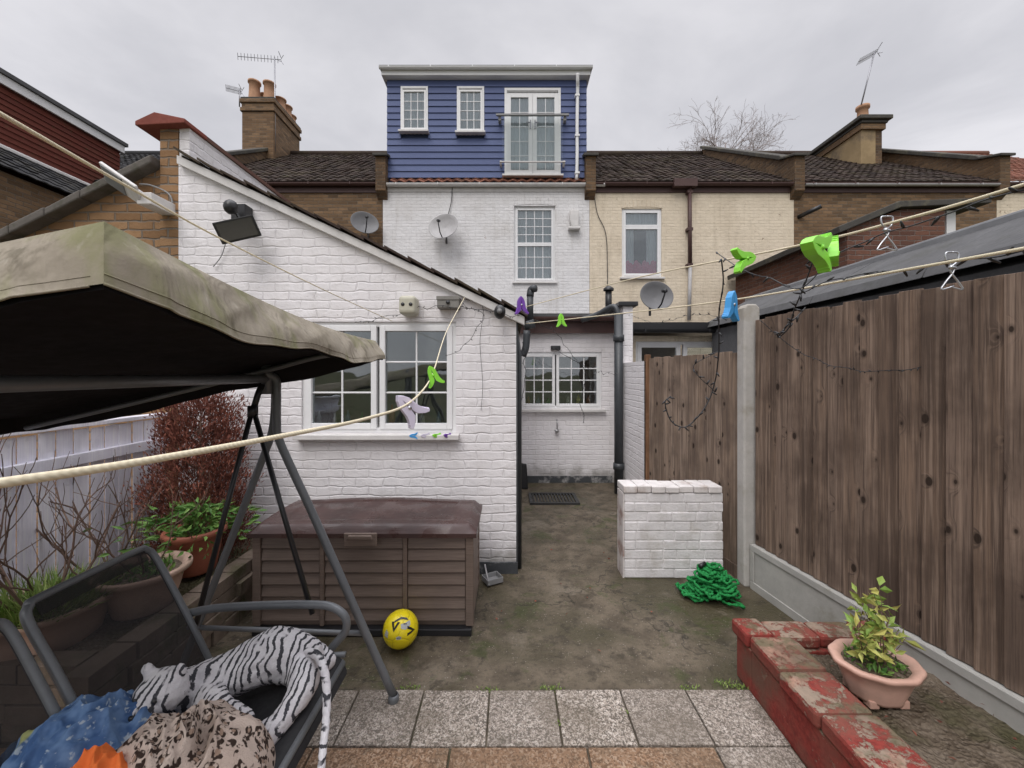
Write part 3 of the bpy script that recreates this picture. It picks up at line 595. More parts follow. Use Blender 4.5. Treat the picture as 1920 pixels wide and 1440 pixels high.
for i in range(12): b.ell((wc[0]+.10+i*.062,YM+.105+.012*(i%2),wc[2]+.17+.05*math.sin(i*2)),(.075,.022,.16+.03*(i%3)),0,12)
b.obj('cushion',m_pink,cream)
b=B()
for i in range(10): 
    xx=wc[0]-.02+i*(wc[1]-wc[0]+.04)/10; b.box(xx+.002,xx+.088,YM-.008,YM+.02,wc[3]+.004+.03*math.sin(i/9*math.pi),wc[3]+.15+.04*math.sin(i/9*math.pi))
b.obj('window_arch',m_cream,cream,bevel=.006)
b=B(); b.tube([W(1293,352,YM-.09),W(1294,500,YM-.09)],.042,10)
for v in (360,430,497): q=W(1293,v,YM-.09); b.box(q.x-.06,q.x+.06,q.y-.04,q.y+.08,q.z-.03,q.z+.03)
q=W(1283,350,YM-.1); b.box(q.x-.25,q.x+.25,q.y-.09,q.y+.07,q.z-.02,q.z+.14); b.obj('downpipe',m_brownpipe,cream)
b=B(); b.tube([W(1294,501,YM-.09),W(1292,600,YM-.09)],.038,10); b.obj('lower_downpipe',m_dish,cream)
parapet(cream,1.76); parapet(cream,6.27)
b=B(); q=rect(1192,640,1375,690,YP); wallY(b,1.665,3.6,YP,YP+.2,0,lambda x:2.15,[(q[0],q[1],1.0,q[3])]); b.obj('lean_to_wall',m_cream,cream)
window(cream,q[0],q[1],1.0,q[3],YP+.02,[(q[0]+.03,q[0]+.66,1.03,q[3]-.03,1,1),(q[0]+.70,q[1]-.03,1.03,q[3]-.03,1,1)],fw=.05,sw=.06)
b=B(); b.box(1.70,3.7,YP-.15,YM-.02,2.22,2.33); gutter(b,1.70,3.62,YP-.2,2.22,.05); b.obj('lean_to_roof',m_black,cream)
stock=terrace('terraced_house',6.25,10.7,m_stock,'brown stock brick terraced house beside the cream one')
b=B(); gutter(b,6.4,10.6,YM-.12,5.70,.045); b.obj('rain_gutter',m_dish,stock); parapet(stock,10.7)
b=B(); q=W(1520,396,YM-.2); b.tube([q+V((-.12,.2,-.05)),q,q+V((.14,-.12,.06))],.045,10); b.obj('wall_camera',m_black,stock)
far=terrace('terraced_house',10.7,15.4,m_cream,'cream rendered terraced house with red tiled roof',roofm=m_roofred)
left1=terrace('terraced_house',-7.35,-2.78,m_stock,'brown brick terraced house with brown tiled roof')
parapet(left1,-2.78); parapet(left1,-7.3)
left2=terrace('terraced_house',-12.5,-7.35,m_stock,'brick terraced house with red tile hung loft',roofm=m_roofdk)
b=B(); 
for i in range(13):
    za=5.55+i*.102; b.prism([(-9.0,4.6,za),(-8.975,4.6,za),(-8.992,4.6,za+.106),(-9.0,4.6,za+.106)],(0,4.75,0))
b.box(-12.5,-9.0,4.6,9.35,4.6,6.85); b.obj('loft_wall',m_redwall,left2)
b=B(); b.box(-8.96,-8.92,4.5,9.4,6.70,6.86); b.obj('loft_fascia',m_upvc,left2)
b=B(); b.box(-12.5,-8.88,4.5,9.45,6.865,6.94); b.obj('loft_roof',m_felt,left2)
b=B(); b.box(-12.4,-7.9,4.8,YM-.01,0,4.75); b.obj('outrigger_wall',m_stock,left2)
b=B(); b.T=Matrix.Rotation(math.radians(90),4,'Z'); tiles(b,4.6,8.95,7.78,4.78,9.02,5.62,.22,.2,0,.006); b.obj('outrigger_roof',m_roofdk,left2)
b=B(); b.prism([(-8.985,4.6,5.50),(-8.90,4.6,5.56),(-8.90,4.6,5.60),(-8.985,4.6,5.66)],(0,4.7,0)); b.obj('lead_flashing',m_sill,left2)
gz=lambda x: 3.245+(x+2.8)*.50
b=B(); wallY(b,-5.2,-2.793,YF+.02,YF+.24,0,gz,[]); b.obj('outrigger_wall',m_yellow,left1)
b=B()
for i in range(9):
    xa_=-5.3+i*.2783; xb_=xa_+.274; b.prism([(xa_,YF-.08,gz(xa_)),(xb_,YF-.08,gz(xb_)),(xb_,YF-.08,gz(xb_)+.07+R.uniform(-.008,.008)),(xa_,YF-.08,gz(xa_)+.07+R.uniform(-.008,.008))],(0,.36,0))
b.obj('outrigger_coping',m_greycope,left1,bevel=.012)
b=B()
b.prism([(-5.2,YF+.29,gz(-5.2)-.04),(-2.8,YF+.29,gz(-2.8)-.04),(-2.8,YF+.29,gz(-2.8)+.01),(-5.2,YF+.29,gz(-5.2)+.01)],(0,5.2,0)); b.obj('outrigger_roof',m_roofdk,left1)
b=B(); b.tube(crm([W(290,395,YF-.01),W(320,392,YF-.02),W(318,365,YF-.02),W(285,348,YF-.02),W(262,345,YF-.02)],6),.006,6); b.obj('cable',m_grey,left1)
ch=thing('chimney_stack',(-7.45,12.6,8.1),'soot stained brown brick chimney with row of clay pots','chimney')
b=B(); cxa,cxb=-7.92,-6.98; b.box(cxa,cxb,12,13.5,7.2,9.35); b.box(cxa-.04,cxb+.04,11.96,13.54,9.351,9.47);b.box(cxa-.01,cxb+.01,11.99,13.51,9.471,9.6);b.box(cxa-.05,cxb+.05,11.95,13.55,9.601,9.72); b.obj('stack',m_stock,ch,bevel=.02)
b=B(); b.box(cxa-.03,cxb+.03,11.97,13.53,9.721,9.78); b.obj('mortar_cap',m_fasciadk,ch,bevel=.02)
for i,(px,py,hh) in enumerate([(-7.70,12.25,.64),(-7.25,12.25,.60),(-7.60,12.65,.5),(-7.18,12.7,.42),(-7.2,13.1,.45),(-7.6,13.15,.5),(-7.2,13.35,.3)]):
    b=B(); b.lathe((px,py,9.76),[(.17,0),(.15,hh*.5),(.145,hh*.9),(.18,hh*.92),(.18,hh),(.13,hh),(.12,hh*.5)],16); b.obj('chimney_pot',m_terr,ch)
ch=thing('chimney_stack',(10.1,12,8),'rendered and brick chimney with dark slab cap and single clay pot','chimney')
b=B(); b.box(9.55,9.95,11,13,6.9,8.35); b.obj('rendered_flank',m_render,ch,bevel=.02)
b=B(); b.box(9.951,10.12,11.01,13,6.9,8.35); b.obj('brick_face',m_sooty,ch)
b=B(); b.box(9.50,10.17,10.94,13.06,8.20,8.349); b.obj('brick_band',m_stock,ch,bevel=.01)
b=B(); b.box(9.48,10.2,10.9,13.1,8.351,8.43); b.box(9.40,10.28,10.84,13.16,8.431,8.54); b.obj('slab_cap',m_fasciadk,ch,bevel=.02)
b=B(); b.lathe((9.85,11.3,8.54),[(.15,0),(.13,.2),(.12,.4),(.16,.42),(.16,.5),(.1,.5)],16); b.obj('chimney_pot',m_terr,ch)
b=B(); b.ell((9.85,12.3,8.58),(.3,.5,.14)); b.obj('mortar_flaunching',m_fasciadk,ch)
def aerial(base,top,yd,L,label):
    a=thing('tv_aerial',base,label,'aerial'); b=B(); b.tube([base,top],.018,6); b.obj('mast',m_alu,a)
    b=B(); yd=V(yd).normalized(); c=V(top)+V((0,0,-.05)); s=c-yd*L*.85; e=c+yd*L*.15; b.tube([s,e],.011,5)
    cr=V((.25,-.5,.8)).normalized()
    for i in range(13): 
        q=s.lerp(e,i/13); b.tube([q-cr*.09,q+cr*.09],.007,4)
    for g in (-1,1):
        b.tube([e+V((0,0,g*.14))-V((.0,.15,0)),e+V((0,0,g*.05))],.009,4); b.tube([e+V((0.07,0,g*.14)),e+V((0,0,g*.03))],.009,4)
    b.obj('antenna',m_alu,a)
aerial(W(516,285,12.1),W(515,108,12.1),(1,0,-.08),1.3,'tall television aerial on a mast above brick chimney')
aerial(W(449,200,12.4),W(449,168,12.4),(1,0,-.25),.5,'small television aerial fixed to brick chimney')
aerial(W(1615,196,11.2),W(1640,96,11.2),(.55,0,.3),.6,'leaning television aerial on a thin pole above chimney')
ex=thing('rear_extension',(3.4,3.5,0),'dark grey felt roofed single storey extension behind the fence','building')
b=B(); b.prism([(2.9,.8,0),(2.9,.8,2.22),(4.6,.8,3.0),(4.6,.8,0)],(0,5.0,0)); b.obj('wall',plain('grey_render',(.13,.13,.135),.9,.2,var=.4,bump=.8),ex)
b=B()
for i in range(5): b.prism([(2.82,.7+i*1.04,2.25),(2.86,.7+i*1.04,2.33),(3.42,.7+i*1.04,2.64+.004*(i%2)),(3.42,.7+i*1.04,2.56)],(0,1.035,0))
b.obj('roof',m_felt,ex,bevel=.008)
b=B(); b.box(3.421,3.60,.7,5.9,2.56,2.70); b.obj('parapet',m_lead,ex,bevel=.02)
rb=thing('brick_outrigger',(5.3,6.5,0),'red brick outrigger wall with dark sloping coping','building')
Y5=5.9
pts=[W(1588,520,Y5),W(1588,428,Y5),W(1690,392,Y5),W(1772,392,Y5),W(1772,520,Y5)]
b=B(); b.prism([(p.x,p.y,max(p.z,0) if i in(1,2,3) else 0) for i,p in enumerate(pts)],(0,2.9,0)); b.obj('wall',m_redb,rb)
b=B(); c=[W(1575,436,Y5-.08),W(1690,388,Y5-.08),W(1860,380,Y5-.08),W(1860,370,Y5-.08),W(1688,376,Y5-.08),W(1573,424,Y5-.08)]; b.prism(c,(0,3.0,0)); b.obj('coping',m_fasciadk,rb,bevel=.01)
b=B(); q0=W(1775,440,Y5+.1); q1=W(1792,395,Y5+.1); b.box(q0.x,q1.x,q0.y,q0.y+.1,q0.z-.5,q1.z); b.obj('door_frame',m_upvc,rb)

# ------------------------------------------------------------------ pier wall
pier=thing('brick_pier_wall',(1.28,3.25,0),'low white painted brick wall stub beside the timber fence','wall')
m_whitepl=plain('thick_white_paint',(.77,.745,.745),.6,.3,var=.4,scale=8,bump=1.0,dirt=(.54,.51,.48))
b=B(); 
rows=9; rh=.665/rows
for r in range(rows):
    off=(r%2)*.10; x=.90-off
    while x<1.67:
        wdt=R.uniform(.17,.215) if R.random()>.3 else R.uniform(.09,.11)
        a=max(x,.90); c=min(x+wdt,1.67)
        if c-a>.03: b.box(a+.001,c-.001,3.162+R.uniform(-.004,.004),3.34,r*rh+R.uniform(.001,.003),(r+1)*rh-R.uniform(.001,.003))
        x+=wdt+.004
b.box(.905,1.665,3.1675,3.335,0,.66); b.obj('brickwork',m_whitepl,pier,bevel=.007)
m_whitecap=plain('worn_white_cap',(.74,.70,.68),.7,.25,var=.4,scale=12,bump=.8,dirt=(.46,.39,.35))
b=B(); x=.89
while x<1.66: b.box(x+.001,min(x+.108,1.68)-.001,3.155+R.uniform(-.006,.006),3.35,.667,.72+R.uniform(-.006,.004)); x+=.11
b.obj('coping',m_whitecap,pier,bevel=.007)
b=B(); b.box(.888,.9,3.17,3.33,0,.66); b.obj('edge_strip',plain('worn_side',(.62,.58,.56),.7,dirt=(.25,.14,.11)),pier)

# ------------------------------------------------------------------ right fence
fn=thing('timber_fence',(1.85,3.0,0),'brown closeboard timber fence with concrete post and gravel boards','fence')
def boards(b,p0,p1,z0,z1,bw=.105,side=1,jit=.008,th=.010,sk=.016,gap=.07,back=True):
    p0=V((p0[0],p0[1]));p1=V((p1[0],p1[1])); L=(p1-p0).length; n=int(L/bw)
    for i in range(n):
        a=p0.lerp(p1,i/n); c=p0.lerp(p1,(i+1-gap*R.uniform(.3,1.3))/n)
        b.seg((a.x,a.y),(c.x,c.y),0,th,z0,z1+R.uniform(-jit,jit),0,None,skew=sk+R.uniform(-.006,.005))
    if back: b.seg((p0.x,p0.y),(p1.x,p1.y),.034,.044,z0,z1-.012,1)  # added dark sheet behind the boards, paints the shadow gaps
b=B(); boards(b,(1.82,3.00),(2.06,1.15),.335,2.0,.095); b.obj('panel',[m_fence,m_gapshade],fn,bevel=.0015,seglen=1)
b=B(); boards(b,(2.06,1.15),(2.28,-.9),.335,2.0); b.obj('panel',[m_fence,m_gapshade],fn,bevel=.0015,seglen=1)
b=B(); boards(b,(1.56,4.52),(1.78,3.14),.10,1.77,.095,back=False,gap=0); b.obj('panel',m_fence2,fn,bevel=.0015,seglen=1)
b=B(); b.box(1.53,1.585,4.54,4.60,0,1.81); b.obj('end_post',m_orangewood,fn,bevel=.004)
b=B(); b.prism([(1.755,3.03,0),(1.875,3.03,0),(1.875,3.03,2.09),(1.85,3.03,2.12),(1.78,3.03,2.12),(1.755,3.03,2.09)],(0,.10,0)); b.obj('post',m_post,fn,bevel=.012)
b=B(); 
def gb(p0,p1):
    b.seg(p0,p1,.0,.05,0,.33,0); d=(V(p1)-V(p0))
    b.seg(p0,p1,-.010,-.001,.285,.33,0); b.seg(p0,p1,-.010,-.001,0.0,.06,0)
    for f_ in (0,.985):
        a=V(p0)+d*f_; c=a+d.normalized()*.04; b.seg(tuple(a),tuple(c),-.0095,-.001,.061,.284,0)
gb((1.80,3.02),(2.05,1.15)); b.seg((2.05,1.15),(2.27,-.9),0,.05,0,.33); b.obj('gravel_board',m_gboard,fn,bevel=.006)
b=B(); b.seg((1.58,4.5),(1.77,3.16),.0,.03,0,.1); b.obj('base_board',m_fence2,fn)
lf=thing('timber_fence',(-2.75,2.5,0),'lavender white painted closeboard fence with horizontal rail','fence')
b=B(); boards(b,(-2.72,3.2),(-2.74,.2),0,1.25,.095,th=.008,sk=.014,gap=0,back=False); b.obj('panel',m_lav,lf)
b=B(); b.box(-2.715,-2.675,.2,3.2,1.03,1.10); b.obj('rail',m_lav,lf,bevel=.004)
b=B(); b.box(-2.76,-2.68,.2,3.2,1.262,1.29); b.obj('capping',m_lav,lf,bevel=.004)

# ------------------------------------------------------------------ raised beds
bed=thing('raised_bed',(1.55,1.6,0),'faded red painted brick raised bed with mossy coping and soil','planter')
b=B(); b.box(1.205,1.40,-.6,2.02,0,.215); b.box(1.205,1.80,2.021,2.15,0,.215); b.obj('wall',m_redpaint,bed,bevel=.006)
b=B()
b.box(1.19,1.33,2.035,2.18,.217,.290); 
x=1.335
while x<1.8: b.box(x,x+.226,2.03+R.uniform(-.006,.006),2.17,.217,.285+R.uniform(-.01,.008)); x+=.23
y=2.025
while y>-.5: 
    b.box(1.19+R.uniform(-.008,.006),1.415,y-.228,y-.002,.217,.288+R.uniform(-.008,.005)); y-=.23
b.obj('coping',m_redpaint,bed,bevel=.016)
b=B(); b.grid(lambda u,v:(1.40+.62*u,-.6+2.62*v,.20+.02*noise.noise(V((u*5,v*20,1)))+.012*noise.noise(V((u*25,v*90,1)))),40,120); b.obj('soil',m_soil,bed)
lb=thing('raised_bed',(-2.2,2.6,0),'rough stone edged raised bed along lavender fence','planter')
b=B()
for r in range(4):
    y=1.75+R.uniform(-.08,0)
    while y<3.2:
        L=R.uniform(.14,.26); b.box(-1.86,-1.74+R.uniform(-.015,.015),y,min(y+L-.01,3.22),r*.085,r*.085+.08); y+=L
    x=-2.74+R.uniform(-.05,0)
    while x<-1.75:
        L=R.uniform(.14,.26); b.box(x,min(x+L-.01,-1.86),1.74+R.uniform(-.015,.015),1.85,r*.085,r*.085+.08); x+=L
b.obj('stone_edging',m_stone,lb,bevel=.015)
b=B(); b.grid(lambda u,v:(-2.75+.95*u,1.8+1.44*v,.30+.03*noise.noise(V((u*6,v*8,4)))),40,50); b.obj('soil',m_soil,lb)

# ------------------------------------------------------------------ pots and plants
def pot(name,c,r0,r1,h,mat,label,rim=.02,sx=1,sy=1,feet=False,ribs=False):
    p=thing(name,c,label,'flower pot'); b=B()
    f=(lambda a,z: 1+.02*math.cos(a*10)) if ribs else None
    b.lathe(c,[(0.001,.0),(r0,0),(r0*1.02,.01),((r0+r1)/2*1.03,h*.5),(r1*.95,h*.82),(r1,h*.84),(r1+rim,h*.88),(r1+rim,h*.97),(r1+rim-.006,h),(r1+rim-.02,h),(r1-.02,h*.93),(r1-.03,h*.8)],48,0,sx,sy,fn=f); b.obj('pot',mat,p)
    if feet:
        for i in range(4):
            b=B(); a=math.pi/4+i*math.pi/2; b.box(c[0]+r0*.85*sx*math.cos(a)-.02,c[0]+r0*.85*sx*math.cos(a)+.02,c[1]+r0*.85*sy*math.sin(a)-.02,c[1]+r0*.85*sy*math.sin(a)+.02,c[2]-.018,c[2]+.015); b.obj('foot',mat,p,bevel=.005)
    b=B(); b.lathe((c[0],c[1],c[2]+h*.86),[(.001,.01),(r1*.5,.012),(r1-.02,0)],32,0,sx,sy); b.obj('soil',m_soil,p)
    return p
def branch(b,p,d,L,r,depth,spread=.6,up=.15,nb=3,mi=0,tips=None,taper=.62,rmin=.0012,droop=0,n=5):
    pts=[V(p)];d=V(d).normalized()
    for i in range(n):
        d=(d+V((R.uniform(-1,1),R.uniform(-1,1),R.uniform(-1,1)))*.22+V((0,0,up-droop*(i/n)))).normalized(); pts.append(pts[-1]+d*L/n)
    rs=[max(rmin,r*(1-.45*i/n)) for i in range(n+1)]
    b.tube(pts,rs,5 if r>.004 else 4,mi,None,False)
    if tips is not None: tips.append((pts[-1],d))
    if depth>0:
        for i in range(nb):
            q=pts[R.randint(1,n)]; dd=(d+V((R.uniform(-1,1),R.uniform(-1,1),R.uniform(-.3,1)))*spread*1.5).normalized()
            branch(b,q,dd,L*R.uniform(.5,.85),r*taper,depth-1,spread,up,nb,mi,tips,taper,rmin,droop,n)
c=(1.57,1.74,.232); p=pot('flower_pot',c,.095,.135,.145,m_ppot,'peach plastic oval planter with yellowing leafy plant on raised bed',.018,1.1,.9,True,True)
b=B(); tips=[]
for i in range(10):
    a=R.uniform(0,6.28); branch(b,(c[0]+.04*math.cos(a),c[1]+.03*math.sin(a),c[2]+.12),(.6*math.cos(a)-.3,.35*math.sin(a),1.0),R.uniform(.12,.24),.0032,1,.5,.12,2,0,tips)
b.obj('stem',m_twig,p)
b=B()
for q,d in tips:
    for j in range(R.randint(4,7)):
        dd=d*.4+V((R.uniform(-1,1),R.uniform(-1,1),R.uniform(-.7,.4))); b.leaf(q-d*R.uniform(0,.09),dd,R.uniform(.04,.075),R.uniform(.018,.030))
b.obj('leaf',m_yleaf,p)
b=B()
for j in range(130):
    a=R.uniform(0,6.28); rr=R.uniform(0,.115); b.leaf((c[0]+rr*math.cos(a),c[1]+rr*.8*math.sin(a),c[2]+.13),(R.uniform(-1,1),R.uniform(-1,1),R.uniform(.1,1.2)),R.uniform(.02,.05),R.uniform(.012,.022))
b.obj('low_foliage',m_leaf,p)
c=(-2.03,2.62,.33); p=pot('flower_pot',c,.11,.155,.27,m_tpot,'dark terracotta plastic pot with bushy green laurel plant',.018)
b=B(); 
for i in range(520):
    a=R.uniform(0,6.28); rr=abs(R.gauss(0,.14)); zz_=R.uniform(.24,.44)-rr*.25
    q=V((c[0]+rr*math.cos(a)*1.4+.02,c[1]+rr*math.sin(a),c[2]+zz_)); b.leaf(q,(math.cos(a),math.sin(a),R.uniform(-.5,.8)),R.uniform(.05,.085),R.uniform(.016,.026))
b.obj('leaf',m_leaf,p)
b=B()
for i in range(8): a=i*.8; branch(b,(c[0],c[1],c[2]+.2),(math.cos(a),math.sin(a),1.2),.2,.005,1,.5,.1,2)
b.obj('stem',m_twig,p)
c=(-2.02,2.24,.31); p=pot('flower_pot',c,.13,.19,.22,m_palepot,'wide pale clay pot with bare rose stems',.025)
b=B(); tips=[]
for i in range(4): a=R.uniform(0,6.28); branch(b,(c[0]+.04*math.cos(a),c[1]+.04*math.sin(a),c[2]+.18),(.8*math.cos(a)-.2,.5*math.sin(a),.9),.32,.0045,2,.7,.10,2,0,tips)
b.obj('stem',m_twig,p)
b=B()
for i in range(150): a=R.uniform(0,6.28); rr=R.uniform(0,.15); b.leaf((c[0]+rr*math.cos(a),c[1]+rr*math.sin(a),c[2]+.19),(R.uniform(-1,1),R.uniform(-1,1),R.uniform(.3,1.5)),R.uniform(.03,.07),.014)
b.obj('leaf',m_leaf,p)
c=(-2.26,1.98,.29); p=pot('flower_pot',c,.19,.23,.20,m_palepot,'large pale clay planter full of grass and bare rose stems',.025)
b=B()
for i in range(5): a=R.uniform(0,6.28); branch(b,(c[0]+.1*math.cos(a),c[1]+.08*math.sin(a),c[2]+.16),(.8*math.cos(a)+.1,.7*math.sin(a)+.1,1.1),R.uniform(.40,.55),.007,2,.75,.10,3,0,None)
b.obj('stem',m_twig,p)
b=B()
for i in range(1400): 
    a=R.uniform(0,6.28); rr=.22*math.sqrt(R.random()); b.leaf((c[0]+rr*math.cos(a),c[1]+rr*math.sin(a),c[2]+.17),(math.cos(a)*.7+R.uniform(-.5,.5),math.sin(a)*.7+R.uniform(-.5,.5),R.uniform(.4,1.3)),R.uniform(.06,.17),.007)
b.obj('grass_tuft',m_grass,p)
for (px,py,hh) in ((-2.45,2.5,.75),(-2.5,2.15,.7)):
    p=thing('rose_bush',(px,py,.31),'bare thorny rose bush in raised bed','plant'); b=B()
    for i in range(4): a=R.uniform(0,6.28); branch(b,(px,py,.3),(.8*math.cos(a),.8*math.sin(a),1),hh*.7,.007,2,.7,.12,3)
    b.obj('stem',m_twig,p)
# rust conifer
c=V((-2.22,2.91,.30)); p=thing('conifer_shrub',c,'rust red dried conifer shrub beside white wall','plant')
b=B(); b.tube([c,c+V((.02,0,.6)),c+V((0,0,1.0))],[.025,.015,.006],8)
for i in range(60):
    z_=R.uniform(.12,.95); a=R.uniform(0,6.28); L=.24*(1-.45*z_)*R.uniform(.6,1); b.tube([c+V((0,0,z_)),c+V((L*math.cos(a)*.6,L*math.sin(a)*.5,z_+L*.4)),c+V((L*math.cos(a),L*math.sin(a)*.8,z_+L*.9))],[.005,.003,.0015],4,0,None,False)
b.obj('trunk',m_twig,p)
b=B()
for i in range(980):
    z_=R.uniform(.0,1.10); a=R.uniform(0,6.28); rr=.325*(1-.40*max(0,z_-.5))*math.sqrt(R.uniform(.05,1))*(1+.30*noise.noise(V((math.cos(a)*2,math.sin(a)*2,z_*5))))
    q=c+V((rr*math.cos(a),rr*math.sin(a)*.8,z_)); tt=R.random()*(.3+.7*rr/.32)
    for j in range(24):
        dd=V((math.cos(a)*.35+R.gauss(0,.35),math.sin(a)*.35+R.gauss(0,.35),R.uniform(.4,1.5))); qq=q+V((R.gauss(0,.026),R.gauss(0,.026),R.gauss(0,.045)))
        b.leaf(qq,dd,R.uniform(.02,.042),.008,0,min(1,max(0,tt+R.uniform(-.3,.3))),.1)
b.obj('crown',m_rust,p)
# birch behind the roofs
c=V((12.7,24,0)); p=thing('birch_tree',c,'bare winter birch tree behind the rooftops','tree')
b=B(); b.tube([c,c+V((.1,0,6)),c+V((0,0,11)),c+V((.1,0,15.2))],[.20,.15,.09,.025],8); b.obj('trunk',m_birch,p)
b=B()
for i in range(28):
    a=i*2.4; z_=10.8+4.0*(i/28); L=(2.5-1.1*(i/28))*R.uniform(.85,1.1); branch(b,c+V((0,0,z_)),(math.cos(a)*1.15,math.sin(a)*.6,.85),L,.030,4,.5,.05,3,0,None,.55,.0048,.28,5)
b.obj('crown',m_birch,p)
b=B()
for i in range(420):
    q=R.choice([(.9,2.04),(.22,2.04),(1.15,2.05),(-.1,2.04),(.553,1.9),(.227,1.85),(1.12,2.08),(-.5,2.05)]); b.leaf((q[0]+R.gauss(0,.03),q[1]+R.gauss(0,.012),.006),(R.uniform(-1,1),R.uniform(-1,1),1),R.uniform(.008,.020),.006)
b.obj('moss_tufts',m_grass,kind='stuff',label='small moss and weed tufts between paving slabs',cat='moss')
b=B()
for i in range(26):
    b.leaf((R.uniform(1.43,1.95),R.uniform(1.2,2.0),.235),(R.uniform(-1,1),R.uniform(-1,1),.05),R.uniform(.012,.026),.01)
for i in range(16): b.leaf((R.uniform(-.2,1.1),R.uniform(2.1,4.5),.012),(R.uniform(-1,1),R.uniform(-1,1),.05),R.uniform(.015,.03),.014)
b.obj('fallen_leaves',m_rust,kind='stuff',label='scattered brown fallen leaves on soil',cat='leaves')

# ------------------------------------------------------------------ storage box
sb=thing('storage_box',(-.9,2.72,0),'brown woodgrain plastic garden storage box with dark wet lid','storage box')
X0,X1,Y0,Y1=-1.575,-.22,2.49,3.0
b=B(); b.box(X0+.02,X1-.02,Y0+.02,Y1-.02,.04,.60)
cols=[(X0+.05,-1.165),(-1.135,-.655),(-.625,X1-.05)]
for (a,c) in cols:
    for r in range(7):
        za=.075+r*.074; b.prism([(a,Y0-.002,za+.004),(a,Y0+.012,za+.07),(a,Y0+.03,za+.07),(a,Y0+.03,za+.004)],(c-a,0,0))
for xx in (X0,-1.163,-.653,X1-.048): b.box(xx,xx+.048 if xx in(X0,X1-.048) else xx+.026,Y0-.008,Y0+.03,.05,.612)
b.box(X0+.001,X1-.001,Y0-.004,Y0+.0295,.595,.62); 
for r in range(7):
    za=.075+r*.074; b.prism([(X1-.002,Y0+.05,za+.004),(X1-.016,Y0+.05,za+.07),(X1-.03,Y0+.05,za+.07),(X1-.03,Y0+.05,za+.004)],(0,.42,0)); b.prism([(X0+.002,Y0+.05,za+.004),(X0+.016,Y0+.05,za+.07),(X0+.03,Y0+.05,za+.07),(X0+.03,Y0+.05,za+.004)],(0,.42,0))
b.box(X1-.028,X1-.0005,Y0+.031,Y0+.06,.05,.61); b.box(X1-.028,X1-.0005,Y1-.05,Y1,.05,.61)
b.obj('body',m_boxbody,sb,bevel=.004)
b=B(); b.box(X0+.01,X1-.01,Y0-.03,Y1-.01,0,.045); b.obj('base',m_black,sb,bevel=.006)
def lid(u,v):
    x=X0-.02+(X1-X0+.04)*u; y=Y0-.03+(Y1-Y0+.04)*v
    e=min(u,1-u)*(X1-X0)*10; f_=min(v,1-v)*(Y1-Y0)*10; z=.625+.045*min(1,e/.5)*min(1,f_/.35)
    z+=.022*math.sin(math.pi*u)**2*v+ .010*math.sin(math.pi*v)
    if .12<u<.88 and .18<v<.82: z-=.008
    return (x,y,z)
b=B(); b.grid(lid,80,40); b.box(X0-.02,X1+.02,Y0-.03,Y1+.01,.60,.6255); b.obj('lid',m_boxlid,sb,bevel=0)
b=B(); b.box(-1.00,-.80,Y0-.045,Y0-.031,.555,.635); b.prism([(-.98,Y0-.06,.60),(-.82,Y0-.06,.60),(-.83,Y0-.06,.625),(-.97,Y0-.06,.625)],(0,.016,0)); b.obj('latch',m_boxbody,sb,bevel=.006)
tr=thing('plastic_tray',(-.13,3.08,0),'small grey plastic tray lying by the wall base','tray')
b=B(); b.T=Matrix.Translation((-.13,3.1,.012))@Matrix.Rotation(.5,4,'Z'); b.box(-.06,.06,-.05,.05,0,.006); b.box(-.066,-.06,-.056,.056,0,.04); b.box(.06,.066,-.056,.056,0,.04); b.box(-.06,.06,-.056,-.05,0,.04); b.box(-.06,.06,.05,.056,0,.04); b.obj('shell',m_grey,tr,bevel=.003)
b=B(); b.tube([(-.15,3.02,.02),(-.19,3.14,.12)],.006,6); b.obj('handle',m_dish,tr)

# ------------------------------------------------------------------ ball
bc=V((-.635,2.37,.107)); br_=.101
ball=thing('football',(bc.x,bc.y,0),'yellow football with black V marks and silver panel','ball')
b=B(); b.ell(bc,(br_,)*3,0,48); b.obj('shell',m_yball,ball)
def sph(b,dirv,polys,rad,rot=0,m=0):
    d=V(dirv).normalized(); a=(V((0,0,1)).cross(d)).normalized()*-1; up=d.cross(a)*-1
    a=-a if a.x<0 else a
    up=up if up.z>0 else -up
    for poly in polys:
        vs=[];n=len(poly)
        pts=[]
        for i in range(n):
            x0_,y0_=poly[i]; x1_,y1_=poly[(i+1)%n]
            for q in range(4): pts.append((x0_+(x1_-x0_)*q/4,y0_+(y1_-y0_)*q/4))
        cx0=sum(q[0] for q in pts)/len(pts); cy0=sum(q[1] for q in pts)/len(pts)
        allp=[(cx0,cy0)]+[((q[0]+cx0)/2,(q[1]+cy0)/2) for q in pts]+pts; k_=len(pts)
        for x,y in allp:
            xr=x*math.cos(rot)-y*math.sin(rot); yr=x*math.sin(rot)+y*math.cos(rot)
            vs.append(bc+(d+a*xr+up*yr).normalized()*(rad))
        fs=[(0,1+i,1+(i+1)%k_) for i in range(k_)]+[(1+i,1+k_+i,1+k_+(i+1)%k_,1+(i+1)%k_) for i in range(k_)]
        b.add(vs,fs,m,.5,True)
fw_=(V((0,0,H))-bc).normalized()
Vl=[[(-.26,.26),(-.11,.26),(0,-.05),(0,-.26)],[(0,-.26),(0,-.05),(.11,.26),(.26,.26)]]
b=B(); sph(b,fw_+V((-.36,0,.10)),Vl,br_+.0012); sph(b,fw_+V((.85,0,-.12)),Vl,br_+.0012,1.3); sph(b,fw_+V((.1,0,.80)),[[(-.5,-.05),(.1,.05),(.4,-.08),(.3,.08),(0,.16),(-.4,.06)]],br_+.0012)
b.obj('black_print',m_ballblk,ball)
